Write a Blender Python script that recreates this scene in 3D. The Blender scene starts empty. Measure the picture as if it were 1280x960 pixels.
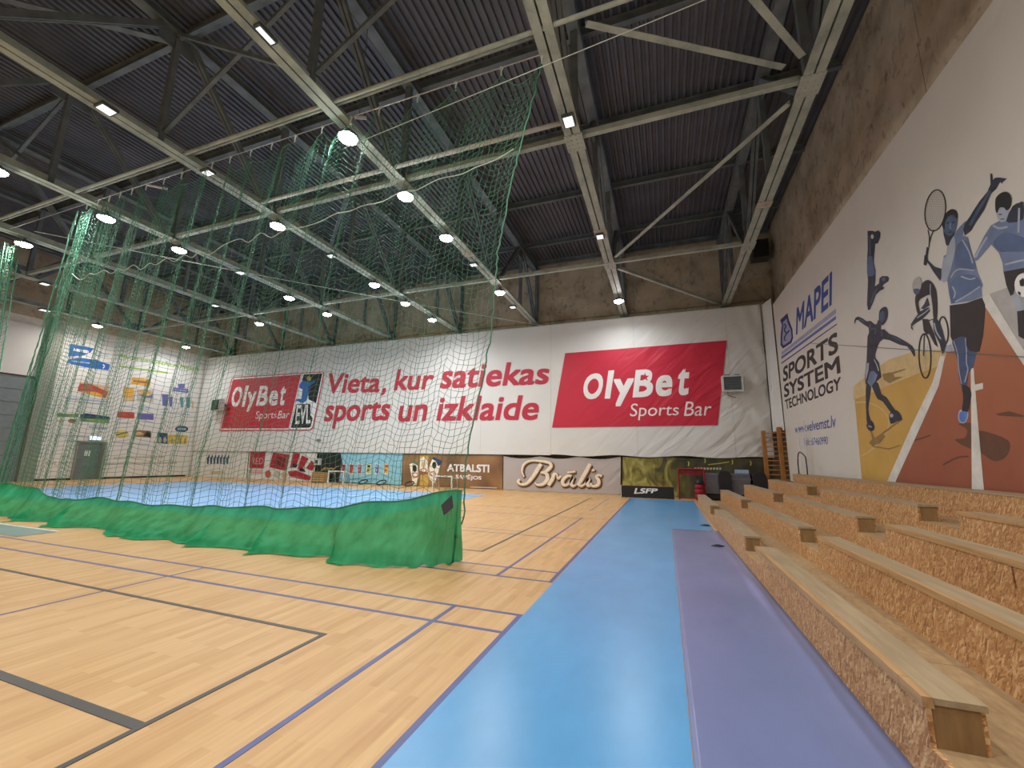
import bpy, math, random
import numpy as np
from mathutils import Vector, Matrix
random.seed(7); rng = np.random.default_rng(7)
scene = bpy.context.scene
col = scene.collection
PI = math.pi

# ------------------------------------------------------------------ camera
F_PX, YAW, PITCH, ROLL, CAM_H = 518.18, 0.3522, 0.17886, 0.01619, 1.58
def cam_axes():
    cy, sy, cp, sp = math.cos(YAW), math.sin(YAW), math.cos(PITCH), math.sin(PITCH)
    fw = Vector((-sy*cp, cy*cp, sp)); r = Vector((cy, sy, 0)); u = r.cross(fw)
    cr, sr = math.cos(ROLL), math.sin(ROLL)
    return cr*r + sr*u, -sr*r + cr*u, fw
AX_R, AX_U, AX_F = cam_axes()
CAM = Vector((0, 0, CAM_H))
cd = bpy.data.cameras.new('camera'); cam = bpy.data.objects.new('camera', cd); col.objects.link(cam)
cd.sensor_width = 36; cd.lens = F_PX/1280*36; cd.clip_start = 0.05; cd.clip_end = 200
rot = Matrix((AX_R, AX_U, -AX_F)).transposed()
cam.matrix_world = Matrix.Translation(CAM) @ rot.to_4x4()
scene.camera = cam

# ------------------------------------------------------------------ world, exposure
w = bpy.data.worlds.new('world'); scene.world = w; w.use_nodes = True
w.node_tree.nodes['Background'].inputs[0].default_value = (0.6, 0.65, 0.7, 1)
w.node_tree.nodes['Background'].inputs[1].default_value = 0.02
vs = scene.view_settings
vs.view_transform = 'Standard'; vs.look = 'None'; vs.gamma = 1; vs.use_curve_mapping = False
vs.exposure = 0.0
LAMP_W = 118.0          # watts of each lit flood lamp
LAMP_EMIT = 45.0
SIDE_W = 17.0           # light the domed lens throws sideways

# survey helpers: a point of the photograph carried onto a real plane of the hall
def ray(x, y):
    return AX_R*((x-640)/F_PX) + AX_U*(-(y-480)/F_PX) + AX_F
def on_x(x, y, X): d = ray(x, y); return CAM + d*(X/d.x)
def on_y(x, y, Y): d = ray(x, y); return CAM + d*(Y/d.y)
def on_z(x, y, Z): d = ray(x, y); return CAM + d*((Z-CAM_H)/d.z)

# ------------------------------------------------------------------ materials
def srgb(c):
    if isinstance(c, str): c = [int(c[i:i+2], 16)/255 for i in (0, 2, 4)]
    return tuple((v/12.92 if v <= 0.04045 else ((v+0.055)/1.055)**2.4) for v in c) + (1.0,)
MATS = {}
class NT:
    def __init__(s, name):
        s.m = bpy.data.materials.new(name); s.m.use_nodes = True
        s.t = s.m.node_tree; s.b = s.t.nodes['Principled BSDF']; s.out = s.t.nodes['Material Output']
        MATS[name] = s.m
    def n(s, kind, **kw):
        nd = s.t.nodes.new(kind)
        for k, v in kw.items():
            if k in ('operation', 'blend_type', 'data_type', 'feature', 'noise_dimensions', 'distance', 'wave_type', 'bands_direction', 'vector_type', 'offset', 'offset_frequency', 'squash', 'interpolation'): setattr(nd, k, v)
            else:
                key = k.replace('_', ' ')
                nd.inputs[key if key in nd.inputs else k].default_value = v
        return nd
    def l(s, a, b): s.t.links.new(a, b)
    def coord(s, scale=(1, 1, 1), rotz=(0, 0, 0), which='Object'):
        tc = s.n('ShaderNodeTexCoord'); mp = s.n('ShaderNodeMapping')
        mp.inputs['Scale'].default_value = scale; mp.inputs['Rotation'].default_value = rotz
        s.l(tc.outputs[which], mp.inputs['Vector']); return mp.outputs[0]
    def ramp(s, fac, stops, const=False):
        r = s.n('ShaderNodeValToRGB'); e = r.color_ramp.elements
        if const: r.color_ramp.interpolation = 'CONSTANT'
        while len(e) < len(stops): e.new(0.5)
        for k, (p, c) in enumerate(stops): e[k].position = p; e[k].color = c if len(c) == 4 else (*c, 1)
        s.l(fac, r.inputs[0]); return r.outputs[0]
    def mix(s, fac, a, b, mode='MIX'):
        m = s.n('ShaderNodeMix', data_type='RGBA', blend_type=mode)
        for sock, v in ((m.inputs[0], fac), (m.inputs[6], a), (m.inputs[7], b)):
            if isinstance(v, (int, float, tuple)): sock.default_value = v
            else: s.l(v, sock)
        return m.outputs[2]
    def bump(s, h, strength=0.3, dist=0.01):
        b = s.n('ShaderNodeBump'); b.inputs['Strength'].default_value = strength; b.inputs['Distance'].default_value = dist
        s.l(h, b.inputs['Height']); s.l(b.outputs[0], s.b.inputs['Normal'])
    def base(s, v):
        if isinstance(v, tuple): s.b.inputs['Base Color'].default_value = v
        else: s.l(v, s.b.inputs['Base Color'])
    def set(s, rough=0.6, metal=0.0, spec=None):
        s.b.inputs['Roughness'].default_value = rough; s.b.inputs['Metallic'].default_value = metal
        if spec is not None: s.b.inputs['Specular IOR Level'].default_value = spec

def plain(name, c, rough=0.6, metal=0.0, var=0.10, scale=6.0, spec=None):
    """a plain painted / printed colour with a little uneven wear"""
    s = NT(name); c = srgb(c)
    nz = s.n('ShaderNodeTexNoise', Scale=scale, Detail=3.0)
    s.l(s.coord(), nz.inputs['Vector'])
    lo = tuple(v*(1-var) for v in c[:3]); hi = tuple(min(1, v*(1+var)) for v in c[:3])
    s.base(s.ramp(nz.outputs[0], [(0.3, lo), (0.7, hi)])); s.set(rough, metal, spec); return s.m
def emit(name, c, strength):
    s = NT(name); c = srgb(c); s.base(c)
    nz = s.n('ShaderNodeTexNoise', Scale=40.0); s.l(s.coord(), nz.inputs['Vector'])
    s.l(s.ramp(nz.outputs[0], [(0, tuple(v*0.97 for v in c[:3])), (1, c)]), s.b.inputs['Emission Color'])
    s.b.inputs['Emission Strength'].default_value = strength; s.set(0.4); return s.m

def make_materials():
    # wood-print sports vinyl: strips run along Y
    s = NT('wood_vinyl'); v = s.coord(rotz=(0, 0, PI/2))
    br = s.n('ShaderNodeTexBrick', Scale=1.0); br.offset = 0.37; br.offset_frequency = 2
    for k, x in (('Brick Width', 0.62), ('Row Height', 0.085), ('Mortar Size', 0.0006), ('Bias', 0.0)): br.inputs[k].default_value = x
    br.inputs['Color1'].default_value = (0, 0, 0, 1); br.inputs['Color2'].default_value = (1, 1, 1, 1); br.inputs['Mortar'].default_value = (0.35, 0.35, 0.35, 1)
    s.l(v, br.inputs['Vector'])
    c1 = s.ramp(br.outputs['Color'], [(0, srgb('b98d55')), (0.5, srgb('c89f69')), (1, srgb('d2ab75'))])
    gr = s.n('ShaderNodeTexNoise', Scale=1.0, Detail=4.0); s.l(s.coord(scale=(26, 1.6, 1)), gr.inputs['Vector'])
    c2 = s.mix(0.35, c1, s.ramp(gr.outputs[0], [(0.3, srgb('b0824e')), (0.7, srgb('d8b07c'))]))
    lg = s.n('ShaderNodeTexNoise', Scale=0.6, Detail=3.0); s.l(s.coord(), lg.inputs['Vector'])
    s.base(s.mix(0.12, c2, s.ramp(lg.outputs[0], [(0.3, srgb('b88d60')), (0.7, srgb('e2c59c'))])))
    s.set(0.42, spec=0.35)
    # vinyl mats
    for nm, c in (('blue_vinyl', '5b9dd0'), ('pale_blue_vinyl', '84b8ea'), ('purple_vinyl', '757fa8'), ('grey_vinyl', '8d9a98')):
        s = NT(nm); nz = s.n('ShaderNodeTexNoise', Scale=1.3, Detail=6.0, Roughness=0.65); s.l(s.coord(scale=(1, 0.5, 1)), nz.inputs['Vector'])
        c = srgb(c); s.base(s.ramp(nz.outputs[0], [(0.25, tuple(x*0.86 for x in c[:3])), (0.75, tuple(min(1, x*1.08) for x in c[:3]))]))
        f = s.n('ShaderNodeTexNoise', Scale=180.0, Detail=2.0); s.l(s.coord(), f.inputs['Vector']); s.bump(f.outputs[0], 0.12, 0.003)
        s.set(0.27, spec=0.45)
    # OSB: three layers of long flakes lying at different angles
    s = NT('osb'); nz = s.n('ShaderNodeTexNoise', Scale=7.0, Detail=3.0); s.l(s.coord(), nz.inputs['Vector'])
    cols = []
    for k, (ang, sc) in enumerate(((0.5, (30, 19, 88)), (-0.75, (30, 90, 19)), (1.1, (30, 17, 80)))):
        vec = s.coord(scale=(1, 1, 1), rotz=(ang, 0.0, 0.0))
        mp = s.n('ShaderNodeMapping'); mp.inputs['Scale'].default_value = sc; mp.inputs['Location'].default_value = (k*3.1, k*1.7, 0)
        s.l(vec, mp.inputs['Vector'])
        ad = s.n('ShaderNodeVectorMath', operation='ADD'); sb = s.n('ShaderNodeVectorMath', operation='SCALE'); sb.inputs['Scale'].default_value = 2.2
        s.l(nz.outputs['Color'], sb.inputs[0]); s.l(mp.outputs[0], ad.inputs[0]); s.l(sb.outputs[0], ad.inputs[1])
        vo = s.n('ShaderNodeTexVoronoi', Scale=1.0); s.l(ad.outputs[0], vo.inputs['Vector'])
        sep = s.n('ShaderNodeSeparateColor'); s.l(vo.outputs['Color'], sep.inputs[0]); cols.append((sep.outputs[0], sep.outputs[1]))
    r = [(0.0, srgb('8c5e36')), (0.35, srgb('ae7d4c')), (0.65, srgb('bf9060')), (1.0, srgb('dcb684'))]
    c = s.mix(0.5, s.ramp(cols[0][0], r), s.ramp(cols[1][0], r))
    gt = s.n('ShaderNodeMath', operation='GREATER_THAN'); s.l(cols[2][1], gt.inputs[0]); gt.inputs[1].default_value = 0.62
    s.base(s.mix(gt.outputs[0], c, s.ramp(cols[2][0], r))); s.bump(cols[0][0], 0.2, 0.003); s.set(0.6)
    s = NT('osb_dusty'); nz = s.n('ShaderNodeTexNoise', Scale=30.0, Detail=4.0); s.l(s.coord(scale=(1, 0.35, 1)), nz.inputs['Vector'])
    n2 = s.n('ShaderNodeTexNoise', Scale=2.0, Detail=4.0); s.l(s.coord(), n2.inputs['Vector'])
    s.base(s.mix(0.4, s.ramp(nz.outputs[0], [(0.3, srgb('94744f')), (0.7, srgb('b8976c'))]), s.ramp(n2.outputs[0], [(0.35, srgb('8c7658')), (0.65, srgb('b39a78'))]))); s.set(0.7)
    # timber planks, grain along Y
    for nm, a, b, sc in (('pine', 'a07c50', 'c0986a', (30, 2, 30)), ('grey_timber', '948064', 'b09a7a', (22, 1.6, 22)), ('end_timber', '7a5d3a', '9d7c50', (14, 14, 3)), ('bar_wood', '96602c', 'b87c40', (16, 16, 3))):
        s = NT(nm); nz = s.n('ShaderNodeTexNoise', Scale=1.0, Detail=5.0, Roughness=0.6); s.l(s.coord(scale=sc), nz.inputs['Vector'])
        c = s.ramp(nz.outputs[0], [(0.28, srgb(a)), (0.72, srgb(b))])
        kn = s.n('ShaderNodeTexVoronoi', Scale=1.0); s.l(s.coord(scale=(1.4, 1.5, 1.4)), kn.inputs['Vector'])
        s.base(s.mix(s.ramp(kn.outputs['Distance'], [(0.02, (0.8, 0.8, 0.8, 1)), (0.06, (0, 0, 0, 1))]), c, srgb('5d3a1c')))
        s.bump(nz.outputs[0], 0.15, 0.003); s.set(0.55)
    # old concrete with stains
    s = NT('concrete'); n1 = s.n('ShaderNodeTexNoise', Scale=0.9, Detail=8.0, Roughness=0.62); s.l(s.coord(), n1.inputs['Vector'])
    n2 = s.n('ShaderNodeTexNoise', Scale=3.5, Detail=6.0, Distortion=1.2); s.l(s.coord(scale=(1, 1, 0.6)), n2.inputs['Vector'])
    c = s.ramp(n1.outputs[0], [(0.3, srgb('94866f')), (0.5, srgb('bbac94')), (0.72, srgb('d0c2aa'))])
    s.base(s.mix(s.ramp(n2.outputs[0], [(0.55, (0, 0, 0, 1)), (0.72, (0.55, 0.55, 0.55, 1))]), c, srgb('4d4136')))
    s.bump(n2.outputs[0], 0.25, 0.02); s.set(0.85)
    # banner fabrics: printed cloth with pulled wrinkles
    for nm, c, st in (('banner_white', 'dedbd5', 0.35), ('banner_red', 'cb2e43', 0.35), ('banner_grey', 'bab0ac', 0.5), ('banner_text_red', 'bf2f43', 0.2), ('mural_white', 'd6d0c6', 0.08), ('lettering_white', 'f0ece8', 0.2)):
        s = NT(nm); n1 = s.n('ShaderNodeTexNoise', Scale=0.55, Detail=3.0, Distortion=0.8)
        s.l(s.coord(scale=(1.0, 1.0, 1.0), rotz=(0.0, 0.7, 0.0)), n1.inputs['Vector'])
        wv = s.n('ShaderNodeTexNoise', Scale=1.0, Detail=2.0, Distortion=0.6)
        mp2 = s.n('ShaderNodeMapping'); mp2.inputs['Scale'].default_value = (1.9, 1.0, 0.42); s.l(s.coord(rotz=(0, -0.8, 0)), mp2.inputs['Vector'])
        s.l(mp2.outputs[0], wv.inputs['Vector'])
        gx = s.n('ShaderNodeSeparateXYZ'); tc = s.n('ShaderNodeTexCoord'); s.l(tc.outputs['Object'], gx.inputs[0])
        mr = s.n('ShaderNodeMapRange'); s.l(gx.outputs[0], mr.inputs[0]); mr.inputs[1].default_value = -4.5; mr.inputs[2].default_value = 3.0; mr.inputs[3].default_value = 0.12
        ml = s.n('ShaderNodeMath', operation='MULTIPLY'); s.l(wv.outputs[0], ml.inputs[0]); s.l(mr.outputs[0], ml.inputs[1])
        c = srgb(c); s.base(s.ramp(n1.outputs[0], [(0.3, tuple(x*0.95 for x in c[:3])), (0.7, c)]))
        s.bump(ml.outputs[0], st*1.9, 0.2); s.set(0.5, spec=0.35)
    # woodland print of the olive banner
    s = NT('banner_olive'); n1 = s.n('ShaderNodeTexNoise', Scale=1.6, Detail=4.0, Distortion=1.5); s.l(s.coord(scale=(1, 1, 0.55)), n1.inputs['Vector'])
    gx = s.n('ShaderNodeSeparateXYZ'); tc = s.n('ShaderNodeTexCoord'); s.l(tc.outputs['Object'], gx.inputs[0])
    mr = s.n('ShaderNodeMapRange'); s.l(gx.outputs[0], mr.inputs[0]); mr.inputs[1].default_value = 0.2; mr.inputs[2].default_value = 1.0
    y = s.ramp(n1.outputs[0], [(0.36, srgb('4a4428')), (0.5, srgb('8a8036')), (0.62, srgb('b8ae62')), (0.75, srgb('6d6640'))])
    s.base(s.mix(mr.outputs[0], y, s.ramp(n1.outputs[0], [(0.35, srgb('37331f')), (0.65, srgb('575033'))])))
    s.bump(n1.outputs[0], 0.4, 0.05); s.set(0.5)
    s = NT('banner_brown'); n1 = s.n('ShaderNodeTexNoise', Scale=0.6, Detail=5.0); s.l(s.coord(), n1.inputs['Vector'])
    s.base(s.ramp(n1.outputs[0], [(0.3, srgb('6e4a30')), (0.55, srgb('987048')), (0.75, srgb('b48c5a'))])); s.bump(n1.outputs[0], 0.2, 0.05); s.set(0.5)
    # painted steel, deck
    s = NT('steel_green'); n1 = s.n('ShaderNodeTexNoise', Scale=1.7, Detail=7.0, Roughness=0.7); s.l(s.coord(), n1.inputs['Vector'])
    s.base(s.ramp(n1.outputs[0], [(0.3, srgb('7e867c')), (0.5, srgb('a2aa9e')), (0.68, srgb('b6bdb0')), (0.85, srgb('968c7c'))])); s.set(0.55, 0.0)
    s = NT('steel_dark'); n1 = s.n('ShaderNodeTexNoise', Scale=2.5, Detail=5.0); s.l(s.coord(), n1.inputs['Vector'])  # shade painted into upper roof steel; also plain dark metal of fittings
    s.base(s.ramp(n1.outputs[0], [(0.3, srgb('565d60')), (0.7, srgb('737c7e'))])); s.set(0.6, 0.0)
    s = NT('roof_deck'); n1 = s.n('ShaderNodeTexNoise', Scale=0.5, Detail=6.0, Roughness=0.6); s.l(s.coord(), n1.inputs['Vector'])
    s.base(s.ramp(n1.outputs[0], [(0.3, srgb('4a4d54')), (0.6, srgb('63666e')), (0.85, srgb('6b605e'))])); s.set(0.5, 0.1)
    # open-weave wind mesh at the foot of the net: see-through cloth
    s = NT('green_mesh'); n1 = s.n('ShaderNodeTexNoise', Scale=5.0, Detail=4.0); s.l(s.coord(scale=(1, 1, 0.3)), n1.inputs['Vector'])
    dc = s.ramp(n1.outputs[0], [(0.3, srgb('289660')), (0.7, srgb('48ba84'))])
    df = s.n('ShaderNodeBsdfDiffuse'); tl = s.n('ShaderNodeBsdfTranslucent'); tr = s.n('ShaderNodeBsdfTransparent'); tr.inputs[0].default_value = (0.75, 1, 0.85, 1)
    s.l(dc, df.inputs[0]); s.l(dc, tl.inputs[0])
    a = s.n('ShaderNodeMixShader'); a.inputs[0].default_value = 0.4; s.l(df.outputs[0], a.inputs[1]); s.l(tl.outputs[0], a.inputs[2])
    b = s.n('ShaderNodeMixShader'); b.inputs[0].default_value = 0.08; s.l(a.outputs[0], b.inputs[1]); s.l(tr.outputs[0], b.inputs[2])
    s.l(b.outputs[0], s.out.inputs[0])
    # printed running track: the print itself runs from red brown at the foot to orange at the top
    s = NT('track_brown'); gx = s.n('ShaderNodeSeparateXYZ'); tc = s.n('ShaderNodeTexCoord'); s.l(tc.outputs['Object'], gx.inputs[0])
    nz = s.n('ShaderNodeTexNoise', Scale=1.2, Detail=3.0); s.l(s.coord(), nz.inputs['Vector'])
    mr = s.n('ShaderNodeMapRange'); s.l(gx.outputs[2], mr.inputs[0]); mr.inputs[1].default_value = 1.6; mr.inputs[2].default_value = 4.3
    s.base(s.mix(0.12, s.ramp(mr.outputs[0], [(0.0, srgb('97513a')), (0.5, srgb('a35f3e')), (1.0, srgb('bd8052'))]), s.ramp(nz.outputs[0], [(0.3, srgb('7c4330')), (0.7, srgb('b8805a'))]))); s.set(0.55)
    P = plain
    P('net_green', '458466', 0.6); P('rope_white', 'c8d6cc', 0.7); P('line_blue', '50578a', 0.45); P('line_black', '45423f', 0.45); P('line_white', 'd6dcda', 0.45); P('line_thin', '7d7f90', 0.45)
    P('blue_print', '2c62b4'); P('navy', '22326e'); P('mapei_blue', '2c4a94'); P('stripe_lilac', '9a9bb4'); P('stripe_blue', '5a6aa6'); P('black', '1c1b1d'); P('dark_text', '33302f')
    P('skin_blue_dark', '2a2f3b', var=0.35, scale=5); P('skin_blue', '475872', var=0.3, scale=4); P('shirt_blue', '6f7e9e', var=0.2, scale=2.5); P('shirt_blue_dark', '56678a', var=0.2, scale=3); P('shirt_light', 'a3aab8', var=0.12, scale=3); P('short_black', '2a2424'); P('shoe_blue', '4f7cc8'); P('leg_blue', '3f5276', var=0.3, scale=3)
    P('court_yellow', 'c39a4c', var=0.1, scale=1.0); P('court_sand', 'cdb27c'); P('print_shadow_yellow', '8f7340'); P('print_shadow_brown', '64402e'); P('print_grey', 'b0aca8'); P('track_white', 'd9d5cc')
    P('lime', '93b548'); P('faint_text', 'b9b6a8'); P('text_line', '9fb0bd'); P('orange', 'e0a63a'); P('print_red', 'b8483c', var=0.3, scale=2); P('print_green', '6c8a5a', var=0.3, scale=2); P('print_violet', '6b64a4', var=0.2); P('print_teal', '5c8f9a', var=0.2); P('print_yellow', 'd8b656', var=0.25, scale=3); P('print_brown', '9a6a44', var=0.4, scale=3); P('print_navy', '2c3d62'); P('print_tan', 'd0b28e')
    P('red_print', 'a81c34'); P('red_dark', '7a1526'); P('pink', 'd898a0'); P('sky_blue', '8cc4d6'); P('gold', 'caa24c'); P('magenta', 'a8486e'); P('yellow_green', 'b8b44a'); P('cream', 'efe6d2'); P('sepia', '4a2e1c'); P('copper', 'c4925e')
    P('paint_white', 'd8d8d4', 0.5); P('grey_door', '6b6f70', 0.5); P('gate_grey', '7c8688', 0.55); P('pillar_grey', '8b8c80', 0.7); P('plaster', 'd3cdc0', 0.8); P('lower_wall', 'c8c2b4', 0.8); P('dark_void', '23211f', 0.9)
    P('red_tube', '8e1f28', 0.4); P('red_cloth', '9c1a30', 0.8); P('mat_grey', '6d6a70', 0.6); P('mat_dark', '3d3b40', 0.7); P('chair_black', '1f1e22', 0.6); P('steel_rod', 'a8a8a4', 0.4, 0.6); P('lamp_housing', '4c5052', 0.45); P('pipe_pale', 'c4c4bc', 0.4); P('unit_white', 'cfcfc9', 0.5); P('grille_dark', '4b4740', 0.6); P('box_blue', '9db4cc', 0.6); P('rust_plate', 'b0a494', 0.6, var=0.3, scale=9)
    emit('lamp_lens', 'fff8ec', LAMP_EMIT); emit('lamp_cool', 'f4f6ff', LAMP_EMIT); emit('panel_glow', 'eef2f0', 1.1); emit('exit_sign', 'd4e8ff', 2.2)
make_materials()

# ------------------------------------------------------------------ geometry helpers
class MB:
    def __init__(s): s.v = []; s.f = []; s.mi = []; s.mats = []
    def _m(s, mat):
        if mat is None: mat = s.mats[0] if s.mats else None
        if mat not in s.mats: s.mats.append(mat)
        return s.mats.index(mat)
    def face(s, pts, mat=None):
        k = len(s.v); s.v += [tuple(p) for p in pts]; s.f.append(tuple(range(k, k+len(pts)))); s.mi.append(s._m(mat)); return s
    def raw(s, vs, fs, mat=None):
        k = len(s.v); s.v += [tuple(p) for p in vs]; m = s._m(mat)
        for f in fs: s.f.append(tuple(i+k for i in f)); s.mi.append(m)
        return s
    def box(s, a, b, mat=None):
        (x0, y0, z0), (x1, y1, z1) = a, b
        return s.raw([(x0, y0, z0), (x1, y0, z0), (x1, y1, z0), (x0, y1, z0), (x0, y0, z1), (x1, y0, z1), (x1, y1, z1), (x0, y1, z1)],
              [(0, 3, 2, 1), (4, 5, 6, 7), (0, 1, 5, 4), (1, 2, 6, 5), (2, 3, 7, 6), (3, 0, 4, 7)], mat)
    def beam(s, p, q, wd, ht, mat=None, up=(0, 0, 1)):
        p, q = Vector(p), Vector(q); d = (q-p).normalized(); up = Vector(up)
        if abs(d.dot(up)) > 0.98: up = Vector((1, 0, 0))
        sd = d.cross(up).normalized()*wd/2; u = sd.cross(d).normalized()*ht/2
        vs = [e+o for e in (p, q) for o in (-sd-u, sd-u, sd+u, -sd+u)]
        return s.raw(vs, [(0, 1, 2, 3), (4, 7, 6, 5), (0, 4, 5, 1), (1, 5, 6, 2), (2, 6, 7, 3), (3, 7, 4, 0)], mat)
    def angle(s, p, q, a, t, mat=None, up=(0, 0, 1)):
        """an L-section bar: two thin plates"""
        p, q = Vector(p), Vector(q); d = (q-p).normalized(); up = Vector(up)
        if abs(d.dot(up)) > 0.98: up = Vector((1, 0, 0))
        sd = d.cross(up).normalized(); u = sd.cross(d).normalized()
        s.beam(p, q, a, t, mat, u); o = sd*(a/2-t/2)+u*(a/2)
        return s.beam(p+o, q+o, t, a, mat, u)
    def tube(s, pts, r, mat=None, n=6, closed=False, caps=True):
        pts = [Vector(p) for p in pts]; N = len(pts); vs = []; fs = []
        for i, p in enumerate(pts):
            a = pts[(i-1) % N] if (closed or i > 0) else p; b = pts[(i+1) % N] if (closed or i < N-1) else p
            d = (b-a).normalized(); up = Vector((0, 0, 1)) if abs(d.z) < 0.9 else Vector((1, 0, 0))
            sd = d.cross(up).normalized(); u = sd.cross(d)
            rr = r[i] if isinstance(r, (list, tuple)) else r
            vs += [p + (sd*math.cos(2*PI*k/n)+u*math.sin(2*PI*k/n))*rr for k in range(n)]
        for i in range(N if closed else N-1):
            j = (i+1) % N
            fs += [(i*n+k, i*n+(k+1) % n, j*n+(k+1) % n, j*n+k) for k in range(n)]
        if caps and not closed: fs += [tuple(range(n-1, -1, -1)), tuple((N-1)*n+k for k in range(n))]
        return s.raw(vs, fs, mat)
    def lathe(s, c, prof, mat=None, n=20, axis='z'):
        c = Vector(c); vs = []; fs = []
        for r, h in prof:
            for k in range(n):
                a = 2*PI*k/n; x, y = r*math.cos(a), r*math.sin(a)
                vs.append(c + Vector((x, y, h) if axis == 'z' else (x, -h, y)))
        for i in range(len(prof)-1): fs += [(i*n+k, i*n+(k+1) % n, (i+1)*n+(k+1) % n, (i+1)*n+k) for k in range(n)]
        fs += [tuple(range(n-1, -1, -1)), tuple((len(prof)-1)*n+k for k in range(n))]
        return s.raw(vs, fs, mat)
    def build(s, name, mat=None, parent=None, smooth=False, loc=None):
        me = bpy.data.meshes.new(name); me.from_pydata(s.v, [], s.f)
        mats = s.mats if any(m is not None for m in s.mats) else [mat]
        for m in mats: me.materials.append(MATS[m or mat])
        if len(mats) > 1: me.polygons.foreach_set('material_index', s.mi)
        if smooth: me.polygons.foreach_set('use_smooth', [True]*len(me.polygons))
        me.update(); return link(name, me, parent)
def link(name, me, parent=None):
    o = bpy.data.objects.new(name, me); col.objects.link(o)
    if parent is not None: o.parent = parent
    return o
def tag(o, label, cat, group=None):
    o['label'] = label; o['category'] = cat
    if group: o['group'] = group
    return o
def thing(name, label, cat, loc=(0, 0, 0), rotz=0, group=None):
    o = bpy.data.objects.new(name, None); col.objects.link(o); o.empty_display_size = 0.1
    o.location = loc; o.rotation_euler = (0, 0, rotz); return tag(o, label, cat, group)
def local(o, world_pts):
    """world points in the frame of an un-parented thing"""
    M = (Matrix.Translation(o.location) @ o.rotation_euler.to_matrix().to_4x4()).inverted(); return [M @ Vector(p) for p in world_pts]
def struct(o): o['kind'] = 'structure'; return o
def boxobj(name, a, b, mat, parent=None): return MB().box(a, b).build(name, mat, parent)

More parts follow.
